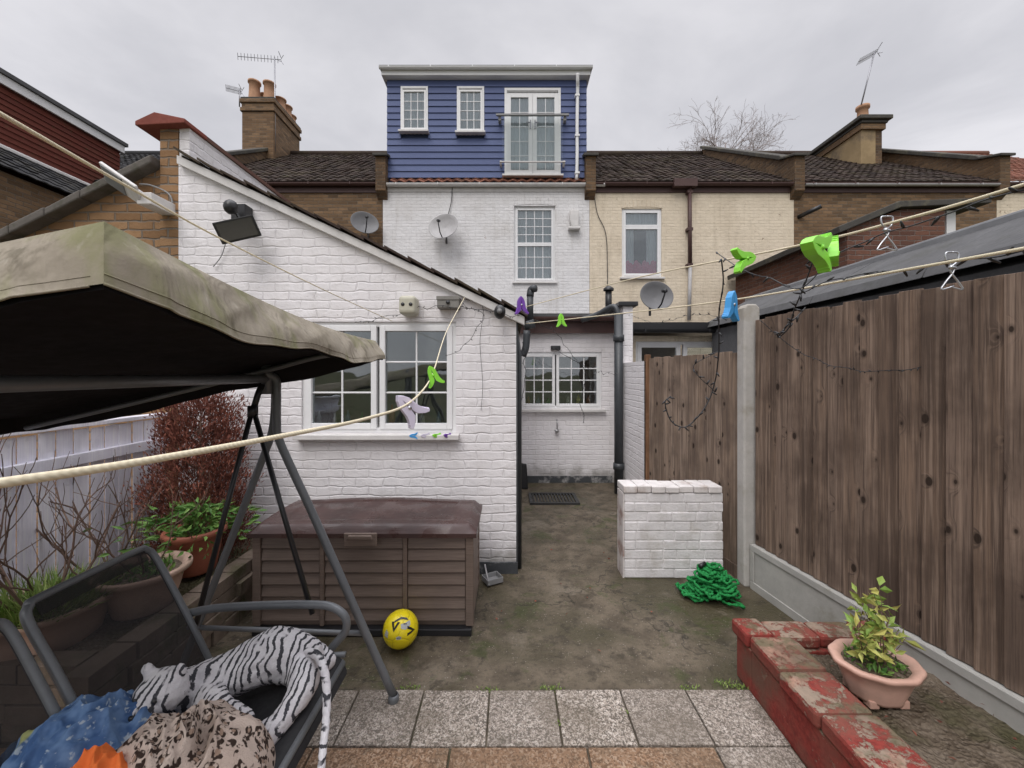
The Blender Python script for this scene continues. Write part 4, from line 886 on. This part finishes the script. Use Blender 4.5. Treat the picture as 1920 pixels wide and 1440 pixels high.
b=B(); sph(b,fw_+V((.36,0,.28)),[[(-.30,-.10),(-.05,-.24),(.28,-.08),(.32,.18),(0,.10),(-.26,.12)]],br_+.0009); sph(b,fw_+V((-.1,0,-.44)),[[(-.12,-.08),(.12,-.08),(.15,.05),(0,.1),(-.15,.05)]],br_+.0009); sph(b,fw_+V((-.8,0,-.3)),[[(-.2,-.15),(.1,-.2),(.1,.1),(-.1,.2)]],br_+.0009)
b.obj('silver_print',m_ballgry,ball)
b=B()
for i in range(5): sph(b,fw_+V((.20+.06*i,0,.33+.012*i)),[[(-.018,-.03),(.018,-.03),(.018,.03),(-.018,.03)] if i%2 else [(-.02,-.03),(0,-.01),(.02,-.03),(.01,.03),(-.01,.03)]],br_+.0018)
for i in range(4): sph(b,fw_+V((-.16+.045*i,0,-.44)),[[(-.012,-.03),(.012,-.03),(.012,.03),(-.012,.03)]],br_+.0018)
b.obj('lettering',m_ballblk,ball)

# ------------------------------------------------------------------ hose
hs=thing('garden_hose',(1.42,2.92,0),'green knobbly expandable hose heaped on concrete','hose')
b=B(); pts=[]; cc=V((1.42,2.92)); ang=0
NH=760
for i in range(NH):
    f_=i/NH; ang+=R.uniform(.5,1.3)
    if i%8==0:
        a=R.uniform(0,6.28); rad=(.25*(1-f_*.65))*math.sqrt(R.random()); tgt=V((1.45+rad*1.05*math.cos(a),2.91+rad*.8*math.sin(a))); lr=R.uniform(.024,.06)
    cc=cc.lerp(tgt,.3); dd=(cc-V((1.45,2.91))).length
    pts.append(V((cc.x+lr*math.cos(ang),cc.y+lr*math.sin(ang),max(.016,.015+.21*f_*max(.08,1-dd*2.8)+R.uniform(-.014,.014)))))
pts=crm(pts,4)
b.tube(pts,[.0088+.0042*math.sin(i*2.1) for i in range(len(pts))],6); b.obj('coil',m_hose,hs)
b=B(); q_=pts[-1]; b.tube([q_,q_+V((-.05,-.03,-.01))],[.013,.016],10); b.obj('nozzle',m_black,hs)

# ------------------------------------------------------------------ swing seat
sw=thing('garden_swing',(-1.2,1.3,0),'grey steel garden swing seat with dirty taupe canopy','garden swing')
YA,YB=1.97,.62
for yy,side in ((YA,1),(YB,-1)):
    b=B(); b.tube(crm([(-1.17,yy-.03*side,1.60),(-1.135,yy,1.57),(-1.13,yy,1.50),(-1.13,yy,1.36),(-1.12,yy,1.28),(-1.05,yy,1.12),(-.93,yy,.86),(-.56,yy-.01,.04)],8),.019,12)
    b.tube(crm([(-1.15,yy+.02*side,1.56),(-1.16,yy+.03*side,1.40),(-1.18,yy+.03*side,1.28),(-1.24,yy+.03*side,1.12),(-1.68,yy+.06*side,.03)],8),.017,12)
    b.tube([(-1.60,yy+.05*side,.335),(-.69,yy,.335)],.012,10)
    b.lathe((-.56,yy-.01,0),[(.001,0),(.026,0),(.026,.035),(.022,.05),(.02,.05)],14); b.lathe((-1.68,yy+.06*side,0),[(.001,0),(.026,0),(.026,.05),(.02,.05)],14)
    b.obj('leg_frame',m_tube,sw)
b=B(); b.tube([(-1.17,YA,1.575),(-1.17,YB,1.575)],.02,12)
b.tube(crm([(-.66,YA-.04,1.71),(-.9,YA-.04,1.68),(-1.17,YA-.04,1.61),(-1.7,YA-.04,1.48),(-2.3,YA-.04,1.34)],6),.012,8)
b.tube([(-1.17,YA-.01,1.50),(-1.17,YA-.01,1.64)],.026,10); b.obj('cross_beam',m_tube,sw)
for yy in (1.86,.72):
    b=B()
    for e in ((-1.37,.50),(-.86,.55)):
        a=V((-1.19,yy+.02,1.44)); c=V((e[0],yy-.09,e[1])); b.tube([a,c],.011,6)
    b.tube([(-1.19,yy+.02,1.42),(-1.185,yy+.05,1.5),(-1.17,yy+.06,1.55)],.014,8); b.lathe((-1.19,yy+.02,1.40),[(.001,0),(.022,0),(.022,.05),(.001,.05)],10)
    b.obj('hanger',m_black,sw)
# canopy
NX,NY=70,70
fx=-.645; bx=-2.38; ny_,fy=.645,1.95
def ctop(x,y):
    u=(fx-x)/(fx-bx); v=(y-ny_)/(fy-ny_)
    z=1.842-.085*v-.36*u
    z+=.03*math.sin(math.pi*min(1,max(0,u)))*math.sin(math.pi*min(1,max(0,v)))**.5
    z-=.030*math.sin(math.pi*min(1,max(0,v)))*(1-u)
    return z
b=B(); b.grid(lambda u,v:(fx+(bx-fx)*u,ny_+(fy-ny_)*v,ctop(fx+(bx-fx)*u,ny_+(fy-ny_)*v)),NX,NY)
corners=[(fx,ny_),(fx,fy),(bx,fy),(bx,ny_)]
def per_pt(t):
    t=t%4; i=int(t); f_=t-i; a=corners[i]; c=corners[(i+1)%4]; return (a[0]+(c[0]-a[0])*f_,a[1]+(c[1]-a[1])*f_,i,f_)
def skirt(off):
    def fn(u,v):
        x,y,i,f_=per_pt(u*4*.99999)
        out=[(1,0),(0,1),(-1,0),(0,-1)][i]
        cf=min(f_,1-f_)
        if cf<.04:
            j=(i+1)%4 if f_>.5 else (i-1)%4; o2=[(1,0),(0,1),(-1,0),(0,-1)][j]; w_=.5*(1-cf/.04); out=(out[0]*(1-w_)+o2[0]*w_,out[1]*(1-w_)+o2[1]*w_)
        s=f_*1.3
        q=V((s*5+v*1.0,i*3.1,v*.8))
        cre=1-abs(noise.noise(q))*3.0
        rip=.008*math.sin(s*10+v*2.0+i)*math.sin(math.pi*min(1,v))+.006*cre*math.sin(math.pi*min(1,v))+.005*noise.noise(V((s*11,i*2.0,v*2)))*v
        drop=(.130-.036*((y-ny_)/(fy-ny_)))*(1+.10*math.sin(s*9.6-.9)+.02*math.sin(s*31))
        if cf<.05: drop*=.88+.12*cf/.05
        o=.066*math.sin(v*1.3)+rip*min(1,cf/.03+.2)-off
        z=ctop(x,y)-drop*v
        return (x+out[0]*o*(v>0),y+out[1]*o*(v>0),z-(.008 if off else 0))
    return fn
b.grid(skirt(0),600,16)
sk=skirt(0)
b.tube([V(sk(i/600,1))+V((0,0,-.001)) for i in range(600)],.0022,6,0,.2)
b.tube([V(sk(i/600,.86))+V((.0005,0,0)) for i in range(600)],.0010,5,0,.2)
b.obj('canopy',m_canopy,sw)
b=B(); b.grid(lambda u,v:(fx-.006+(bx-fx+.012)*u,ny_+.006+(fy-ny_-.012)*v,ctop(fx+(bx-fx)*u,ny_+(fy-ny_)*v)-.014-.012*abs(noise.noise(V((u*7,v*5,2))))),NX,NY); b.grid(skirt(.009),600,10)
b.obj('canopy_underside',m_underside,sw)
b=B()
def seat(u,v):
    x=-1.24+.56*u; z=.375+.035*u+.012*math.sin(u*3)-(.06*max(0,(u-.93)/.07)**2)-.02*math.sin(math.pi*u)*math.sin(math.pi*v)
    return (x,.60+1.10*v,z)
SY0,SY1=.60,1.70
b.grid(seat,40,30); b.grid(lambda u,v:tuple(V(seat(u,v))-V((0,0,.008))),40,30)
b.obj('seat',m_seat,sw)
b=B(); b.tube([(-.70,SY0,.385),(-.70,SY1,.385)],.014,10); b.tube([(-1.24,SY0,.375),(-1.24,SY1,.375)],.014,10)
for yy in (SY0,SY1): b.tube([(-1.24,yy,.375),(-1.0,yy,.385),(-.70,yy,.385)],.014,10)
b.obj('seat_frame',m_tube,sw)
def bk(u,y): return V((-1.235-.27*u,y,.37+.51*u+.015*math.sin(u*3)))
for (ya,yb) in ((1.245,1.69),(.62,1.20)):
    b=B()
    pts=[bk(0,ya)]+[bk(t_,ya) for t_ in (.3,.6,.9)]+[bk(.98,ya+.02),bk(1,ya+.06)]+[bk(1,yb-.06),bk(.98,yb-.02)]+[bk(t_,yb) for t_ in (.9,.6,.3,0)]
    b.tube(crm(pts,5),.0135,10); b.obj('backrest_frame',m_tube,sw)
    b=B(); b.grid(lambda u,v:tuple(bk(.0+.985*u,ya+.006+(yb-ya-.012)*v)),10,10)
    b.grid(lambda u,v:tuple(bk(.90+.085*u,ya+.03+(yb-ya-.06)*v)+V((.004,0,.002))),3,10); b.obj('backrest',m_sling,sw)
b=B(); b.tube(crm([(-1.36,1.715,.585),(-1.25,1.73,.598),(-1.05,1.735,.607),(-.85,1.735,.61),(-.76,1.735,.60),(-.705,1.735,.56),(-.70,1.735,.50),(-.74,1.73,.45),(-.78,1.72,.40)],8),.0165,12)
b.tube([(-.70,1.73,.40),(-.86,1.73,.39)],.012,8); b.obj('armrest',m_tube,sw)

# ------------------------------------------------------------------ soft things on the seat
def heap(name,c,rx,ry,h,rot,mat,label,cat,seed,fold=.035,fs=9):
    b=B(); cr,sr=math.cos(rot),math.sin(rot)
    def fn(u,v):
        a=2*math.pi*v; r=u; e=1+.16*noise.noise(V((math.cos(a)*1.5,math.sin(a)*1.5,seed)))
        x=rx*r*math.cos(a)*e; y=ry*r*math.sin(a)*e
        hh=h*max(0,1-r**2.6)**.6
        wx=2.2*noise.noise(V((x*5,y*5,seed)))
        n1=noise.noise(V((x*fs*1.3+wx,y*fs*.7+seed,seed))); n2=noise.noise(V((x*fs*2.4+wx,y*fs*1.8,seed+5))); n3=noise.noise(V((x*fs*5,y*fs*4+wx,seed+9)))
        hh+=fold*(1-abs(n1)*2.6)*(1-r*.5)+fold*.45*(1-abs(n2)*2.6)*(1-r*.6)+fold*.12*n3
        return (c[0]+x*cr-y*sr,c[1]+x*sr+y*cr,c[2]+hh*(1 if r<.999 else .2))
    b.grid(fn,64,150); return b.obj(name,mat,loc=c,label=label,cat=cat)
heap('leopard_blanket',(-.93,1.14,.385),.24,.21,.19,.2,m_leo,'leopard print fleece blanket crumpled on the swing seat','blanket',3,.05,9)
heap('blue_cloth',(-1.25,1.18,.40),.22,.18,.18,.5,m_bluec,'blue patterned cloth crumpled against swing backrest','cloth',8,.05,11)
heap('orange_cloth',(-1.085,1.035,.50),.12,.075,.10,.2,m_orangec,'bright orange cloth bunched beside blue cloth','cloth',5,.03,14)
b=B()
def limb(pts,rs):
    pts=crm(pts,4); L=len(pts)
    rr=[]
    for i in range(L):
        f_=i/(L-1)*(len(rs)-1); a=int(min(f_,len(rs)-2)); rr.append(rs[a]+(rs[a+1]-rs[a])*(f_-a))
    for i,q in enumerate(pts): b.ell(q,(rr[i],)*3,0,12)
    b.tube(pts,rr,12)
limb([(-.82,1.59,.475),(-.90,1.55,.525),(-1.00,1.49,.505),(-1.10,1.41,.50)],[.086,.094,.076,.074])
limb([(-.80,1.56,.47),(-.745,1.47,.475),(-.755,1.38,.445),(-.785,1.31,.43)],[.070,.052,.036,.040])
limb([(-.785,1.32,.43),(-.80,1.285,.425)],[.042,.036])
limb([(-.86,1.64,.45),(-.80,1.67,.44),(-.74,1.64,.435)],[.06,.045,.036])
limb([(-1.05,1.40,.49),(-.97,1.34,.50),(-.88,1.32,.455)],[.055,.043,.045])
limb([(-1.12,1.43,.47),(-1.20,1.47,.46),(-1.22,1.53,.44)],[.055,.042,.038])
hc=V((-1.13,1.32,.565)); b.ell(hc,(.076,.070,.066)); b.ell(hc+V((-.01,-.065,-.015)),(.042,.035,.032)); b.ell(hc+V((-.055,.01,.060)),(.022,.012,.024)); b.ell(hc+V((.05,.01,.060)),(.022,.012,.024)); b.ell(V((-1.12,1.37,.535)),(.062,.06,.058))
tg=thing('plush_tiger',(-1.0,1.45,.39),'white and black striped plush tiger lying face down, tail hanging','soft toy')
o=b.obj('body',m_tiger,tg); rm=o.modifiers.new('Remesh','REMESH'); rm.mode='VOXEL'; rm.voxel_size=.006; rm.use_smooth_shade=True
s_=o.modifiers.new('Smooth','SMOOTH'); s_.iterations=3; s_.factor=.5
tx=bpy.data.textures.new('plush_lumps','CLOUDS'); tx.noise_scale=.05; dsp=o.modifiers.new('Lumps','DISPLACE'); dsp.texture=tx; dsp.strength=.012; dsp.mid_level=.5
tx2=bpy.data.textures.new('plush_fuzz','CLOUDS'); tx2.noise_scale=.009; dsp=o.modifiers.new('Fuzz','DISPLACE'); dsp.texture=tx2; dsp.strength=.004; dsp.mid_level=.5
b=B(); tp=crm([(-.80,1.61,.50),W(573,1222,1.56),W(598,1232,1.51),W(611,1275,1.44),W(612,1340,1.36),W(606,1400,1.28),W(600,1470,1.22)],8)
b.tube(tp,[.017-.006*i/len(tp)+.001*math.sin(i*2.3) for i in range(len(tp))],10); b.obj('tail',m_tail,tg)
for sx_ in (-.03,.03): 
    b=B(); b.ell(hc+V((sx_,-.066,.018)),(.009,.006,.009),0,10); b.obj('eye',m_black,tg)
b=B(); b.ell(hc+V((-.01,-.10,-.005)),(.012,.008,.008),0,10); b.obj('nose',m_black,tg)

# ------------------------------------------------------------------ ropes, pegs, lights
def rope(name,pts,r,label,mat=m_rope,cat='washing line',n=14,group='washing lines across the yard'):
    b=B(); pp=crm(pts,n); b.tube(pp,r,8); return b.obj(name,mat,loc=pp[0],label=label,cat=cat,group=group),pp
rope('washing_line',[W(-60,918,.19),W(0,906,.20),W(250,868,.27),W(515,820,.42),W(690,784,.66),W(765,757,.95),W(800,722,1.35),W(815,690,1.7),W(838,620,2.5),W(872,556,3.22)],.0028,'thick cream washing line sagging towards the camera from white wall')
rope('washing_line',[W(-80,170,.40),W(0,213,.45),W(240,350,.8),W(415,448,1.3),W(600,540,2.2),W(735,602,3.22)],.0027,'cream washing line rising over the swing canopy')
_,pa=rope('washing_line',[W(975,578,3.25),W(1190,522,2.1),W(1480,464,1.15),W(1700,410,.82),W(1920,346,.62),W(2000,320,.58)],.0030,'cream washing line with green pegs stretched above fence')
_,pb=rope('washing_line',[W(985,607,3.25),W(1190,585,2.2),W(1390,560,1.45),W(1640,516,.92),W(1920,466,.64),W(2000,452,.59)],.0030,'cream washing line with blue peg and wire clips')
def peg(u,v,d,mat,col,ang,yaw=0,s=1.0,label=None):
    c=W(u,v,d); p=thing('clothes_peg',c,label or col+' plastic clothes peg clipped to the washing line','clothes peg','plastic pegs on the washing lines')
    T=Matrix.Translation(c)@Matrix.Rotation(yaw,4,'Z')@Matrix.Rotation(ang,4,'Y')@Matrix.Scale(s,4)
    arm=[(-.044,.000),(-.034,.010),(-.020,.017),(-.004,.019),(.012,.021),(.028,.027),(.042,.036),(.047,.031),(.041,.019),(.026,.004),(.006,.0005),(-.008,.002),(-.022,.0005),(-.036,-.0008)]
    for sgn in (1,-1):
        b=B(); b.T=T; b.prism([(x,-.010,z*sgn) for x,z in arm],(0,.020,0),0)
        for i in range(3): b.box(.026+i*.006,.028+i*.006,-.0102,.0102,sgn*(.026+i*.004)-.001,sgn*(.026+i*.004)+.0025)
        b.obj('peg_arm',mat,p,bevel=.0018)
    b=B(); b.T=T; b.tube([(0,-.012,0),(0,.012,0)],.0045,10); b.obj('spring',m_metal if mat!=m_pg else mat,p)
peg(1396,486,1.12,m_pg,'bright green',2.9,.5,.95); peg(1530,466,.80,m_pg,'bright green',.05,.6,1.1,'large bright green plastic peg close to fairy lights'); peg(1562,476,.84,m_pg,'bright green',-.35,.9,.9,'bright green plastic peg overlapping a larger green peg'); peg(1052,600,2.3,m_pg,'green',1.5,.2,.85); peg(812,704,1.45,m_pg,'green',1.2,.3,.85)
peg(1371,572,1.25,m_pb,'blue',1.65,.6,1.0); peg(977,572,2.0,m_pp,'purple',1.5,.3,1.0); peg(766,764,1.0,m_pw,'pale lilac',.8,.6,.95)
for i,(u_,mm,cn) in enumerate(((775,m_pb,'blue'),(797,m_pw,'pale lilac'),(818,m_pg,'green'),(838,m_pp,'purple'))):
    peg(u_,817,YF-.075,mm,cn,.1*i,.3*i,.75,cn+' plastic peg lying on the white window sill')
def clip(u,v,d):
    c=W(u,v,d); b=B(); r=.0016
    for s_ in (-1,1):
        b.tube(crm([c+V((0,0,.03)),c+V((s_*.012,0,.028)),c+V((s_*.010,0,.012)),c+V((-s_*.004,0,-.004)),c+V((s_*.014,.0,-.030)),c+V((s_*.020,0,-.042)),c+V((0,.003*s_,-.036))],5),r,6)
    b.tube([c+V((-.008,-.004,.0)),c+V((.008,.004,.0))],.004,8); b.obj('wire_clip',m_metal,loc=c,label='galvanised wire clip hooked on the washing line',cat='clip',group='wire clips on the washing lines')
clip(1663,432,.86); clip(1785,502,.78)
def fairy(pts,label,nb=26,r=.0013,wob=.006,n=10):
    pp=crm(pts,n); pp=[q+V((noise.noise(q*9),noise.noise(q*9+V((5,0,0))),noise.noise(q*11+V((0,7,0)))))*wob*2 for q in pp]
    f=thing('fairy_lights',pp[0],label,'fairy lights','strings of unlit fairy lights'); b=B(); b.tube(pp,r,5)
    st=max(1,len(pp)//nb)
    for i in range(0,len(pp),st):
        d=V((R.uniform(-1,1),R.uniform(-1,1),R.uniform(-1,.6))).normalized(); b.tube([pp[i],pp[i]+d*.008,pp[i]+d*.018],[.0026,.003,.0015],6)
    b.obj('light_string',m_black,f)
fairy([W(1345,475,1.3),W(1380,500,1.2),W(1440,522,1.1),W(1500,540,1.0),W(1560,480,.95),W(1640,445,.88),W(1760,408,.74),W(1860,372,.66),W(1960,345,.6)],'black fairy light string wound along the upper washing line',16,.0014,.004)
fairy([W(1500,548,1.15),W(1600,518,.98),W(1720,500,.84),W(1850,482,.7),W(1960,460,.62)],'black fairy light string wound along the lower washing line',12,.0014,.004)
fairy([W(1355,490,1.25),W(1350,560,1.3),W(1347,640,1.35),W(1340,720,1.4),W(1318,772,1.4),W(1285,797,1.4),W(1258,792,1.4),W(1245,755,1.4),W(1256,742,1.4)],'black fairy light string dangling in a loop before the fence',22,.0022)
fairy([W(1340,738,1.4),W(1300,690,1.42),W(1350,660,1.4)],'short black fairy light tail',6)
fairy([W(1518,485,1.0),W(1500,560,1.05),W(1478,608,1.1),W(1452,628,1.15),W(1480,600,1.12),W(1520,570,1.1)],'black fairy lights bunched and hanging by concrete post',14,.0018,.010)
fairy([W(1425,600,2.6),W(1500,660,2.5),W(1600,694,2.2),W(1720,690,1.95),W(1830,665,1.75),W(1930,640,1.6)],'black fairy light string draped across brown fence boards',30,.002)
fairy([W(1180,590,4.2),W(1230,605,3.4),W(1300,590,2.6),W(1380,600,1.9)],'thin black fairy light string over the passage',14)
fairy([W(665,606,3.18),W(740,590,3.15),W(850,572,3.15),W(900,582,3.15),W(960,592,3.15),W(1040,622,3.6),W(1100,690,4.2),W(1160,700,4.8)],'thin fairy light string pinned along the white wall',36,.0020,.02)
fairy([W(870,562,3.15),W(905,600,3.14),W(880,640,3.15),W(840,660,3.16)],'loose fairy light end on white wall',10,.0018,.03)
fairy([W(1035,650,4.5),W(1070,672,4.5),W(1100,700,4.5),W(1090,760,4.5),W(1092,790,4.5)],'fairy lights hanging before the rear window',16,.003,.02)
fairy([W(982,640,4.2),W(985,690,4.4),W(980,760,4.5)],'fairy lights hanging beside the passage corner',10,.003,.03)

# ------------------------------------------------------------------ wall fittings
q=W(447,430,3.05); fl=thing('floodlight',q,'black wall floodlight with motion sensor on white brick','lamp')
T_=Matrix.Translation(q)@Matrix.Rotation(-.22,4,'Y')@Matrix.Rotation(.45,4,'X')@Matrix.Rotation(.35,4,'Z')
b=B(); b.T=T_
b.add([(-.14,-.05,-.08),(.14,-.05,-.08),(.14,-.05,.08),(-.14,-.05,.08),(-.09,.04,-.05),(.09,.04,-.05),(.09,.04,.05),(-.09,.04,.05)],[(0,1,2,3),(7,6,5,4),(0,4,5,1),(1,5,6,2),(2,6,7,3),(3,7,4,0)]); b.obj('housing',m_black,fl,bevel=.008)
b=B(); b.T=T_; b.box(-.12,.12,-.056,-.0505,-.062,.062); b.obj('lens',plain('smoked_lens',(.07,.068,.064),.15,.6),fl)
q2=W(438,392,3.1); b=B(); b.box(q2.x-.05,q2.x+.06,YF-.10,YF-.001,q2.z-.06,q2.z+.06); b.ell(q2+V((.02,-.06,-.01)),(.05,.05,.055)); b.tube([q2,q+V((0,.05,.05))],.015,8); b.obj('sensor',m_black,fl,bevel=.01)
b=B(); b.tube(crm([W(425,450,3.2),W(415,480,3.22),W(400,500,3.22)],5),.004,5); b.obj('cable',m_grey,fl)
q=W(765,572,3.12); l=thing('bulkhead_light',q,'cream bulkhead wall light with round dark lenses','lamp')
b=B(); b.box(q.x-.065,q.x+.065,q.y-.04,YF-.001,q.z-.075,q.z+.07); b.obj('housing',m_cream2,l,bevel=.03,seglen=4)
for xx in (-.03,.03):
    b=B(); b.tube([q+V((xx,-.043,0)),q+V((xx,-.039,0))],.014,14); b.obj('lens',m_black,l)
q=W(840,567,3.14); l=thing('junction_box',q,'weathered grey box fixed under the eaves','box'); b=B(); b.box(q.x-.085,q.x+.085,q.y,YF-.001,q.z-.04,q.z+.045); b.box(q.x-.09,q.x+.09,q.y-.006,q.y-.001,q.z+.02,q.z+.05); b.obj('housing',plain('weathered_grey',(.24,.23,.21),.7,.3,var=.6),l,bevel=.008)
b=B(); b.tube([q+V((0,-.012,0)),q+V((0,-.002,0))],.015,12); b.obj('knob',m_black,l)
q=W(937,585,3.1); l=thing('security_camera',q,'small black dome security camera by the corner','camera'); b=B(); b.ell(q,(.045,.05,.055),0,18); b.tube([q,V((q.x,YF-.001,q.z+.01))],.022,12); b.obj('housing',m_black,l)
b=B(); b.tube([q+V((0,-.054,0)),q+V((0,-.046,0))],.02,14); b.obj('lens',plain('grey_lens',(.18,.18,.18),.3,.5),l)
q=W(236,350,3.0); l=thing('floodlight',q,'white slanted solar floodlight on brick wall','lamp')
T_=Matrix.Translation(q)@Matrix.Rotation(.60,4,'Y')@Matrix.Rotation(-.75,4,'X')
b=B(); b.T=T_; b.box(-.20,.12,-.08,.08,-.012,.012); b.obj('housing',m_sill,l,bevel=.008)
b=B(); b.T=T_; b.box(-.18,.0,-.07,.07,-.018,-.0125); b.obj('lens',m_lead,l)
b=B(); b.box(q.x+.06,q.x+.17,q.y+.02,YF+.01,q.z-.12,q.z-.03); b.tube([q+V((.08,0,-.03)),q+V((.12,.12,-.08))],.02,8); b.obj('bracket',m_sill,l,bevel=.01)
b=B(); b.tube(crm([W(988,620,5.5),W(986,650,5.5),W(980,668,5.5)],4),.05,10); b.tube([W(983,612,5.5),W(1002,606,5.5)],.06,10); b.obj('rain_hopper',m_blackpipe,house)
b=B(); q=W(1042,652,YP-.05); b.box(q.x-.07,q.x+.07,YP-.07,YP-.002,q.z-.03,q.z+.03); b.obj('wall_box',m_black,house,bevel=.01)
b=B(); q=W(1044,800,YP-.03); b.tube(crm([q+V((0,0,.1)),q+V((0,-.04,.06)),q+V((0,-.03,-.03)),q+V((0,-.0,-.06))],5),.010,8); b.ell(q+V((0,-.01,-.06)),(.035,.03,.03)); b.obj('outside_tap',m_chrome,house)
bt=thing('boot_scraper',W(978,905,5.6),'black metal boot scraper leaning against the passage wall','scraper')
b=B(); b.prism([(.10,5.6,0),(.26,5.6,0),(.24,5.62,.34),(.10,5.62,.36)],(0,.04,0)); b.obj('plate',m_black,bt,bevel=.01)
b=B(); b.box(.09,.105,5.58,5.66,.02,.40); b.obj('handle',m_sill,bt)
def dish(u,v,d,r,mat,label,wall,tilt=(-.5,-.25)):
    c=W(u,v,d); t_=thing('satellite_dish',c,label,'satellite dish','satellite dishes on the rear walls')
    T=Matrix.Translation(c)@Matrix.Rotation(tilt[1],4,'Z')@Matrix.Rotation(math.radians(90)+tilt[0]*.5,4,'X')
    b=B(); b.T=T; b.lathe((0,0,0),[(.001,-.0),(r*.4,.015),(r*.8,.05),(r,.085),(r+.008,.085),(r+.004,.07),(r*.4,.0),(.001,-.015)],36,0,1.08,.95); b.obj('reflector',mat,t_)
    b=B(); b.T=T; b.tube([(0,-r*.9,.06),(0,-r*.75,.2),(0,-r*.15,.36)],.012,8); b.tube([(0,-r*.18,.36),(0,-r*.05,.28)],.028,10); b.obj('arm',m_black,t_)
    b=B(); b.tube([c+V((0,.02,0)),V((c.x,wall,c.z-.12)),V((c.x,wall,c.z-.25))],.02,8); b.obj('bracket',m_dishdk,t_); 
dish(834,428,YM-.25,.30,m_dish,'weathered light grey satellite dish on white wall',YM-.01)
dish(683,421,YM-.25,.26,m_dishdk,'grey satellite dish on brown brick wall',YM-.01,(-.5,.5))
dish(1227,558,6.2,.235,m_dishdk,'dark grey satellite dish above flat roof',6.4,(-.4,.1))
def bottle(x,y,z,h,r,m,lab):
    b=B(); b.lathe((x,y,z),[(.001,0),(r,0),(r,h*.6),(r*.4,h*.78),(r*.35,h),(.001,h)],14); b.obj('bottle',m,loc=(x,y,z),label=lab,cat='bottle',group='bottles and jars behind the windows')
cl_=[((.75,.75,.75),'white'),((.12,.30,.10),'green'),((.30,.38,.45),'blue'),((.45,.20,.10),'red'),((.6,.5,.15),'yellow'),((.75,.7,.6),'cream')]
ms_=[(plain('bottle_'+n_,c_,.3,.5),n_) for c_,n_ in cl_]
for i in range(9):
    mm,nn=ms_[(i*4+1)%6 if i%2 else i%6]; u_=600+i*28+R.uniform(-6,6)
    if 690<u_<725: continue
    bottle(W(u_,0,YF+.11).x,YF+.11,wk[2]+.05,R.uniform(.08,.18),R.uniform(.014,.028),mm,nn+' bottle standing behind the kitchen window')
for i in range(7):
    mm,nn=ms_[(i*5+3)%6]; bottle(wp[0]+.12+i*.15,YP+.14,wp[2]+.04,R.uniform(.10,.22),R.uniform(.025,.045),mm,nn+' bottle standing behind the rear window')
b=B(); b.box(wk[0]-.2,wk[1]+.3,YF+.221,YF+.3,wk[2]-.05,wk[2]+.045); b.box(wk[0]+.001,wk[1]-.001,YF+.095,YF+.22,wk[2]+.002,wk[2]+.045); b.obj('inner_sill',m_sill,house)
b=B(); b.box(wp[0]+.001,wp[1]-.001,YP+.095,YP+.199,wp[2]+.002,wp[2]+.035); b.obj('inner_sill',m_sill,house)
b=B(); b.box(-2.5,-.15,4.6,4.65,0,2.2); b.obj('inner_partition',plain('interior_wall',(.45,.43,.38),.9),house)
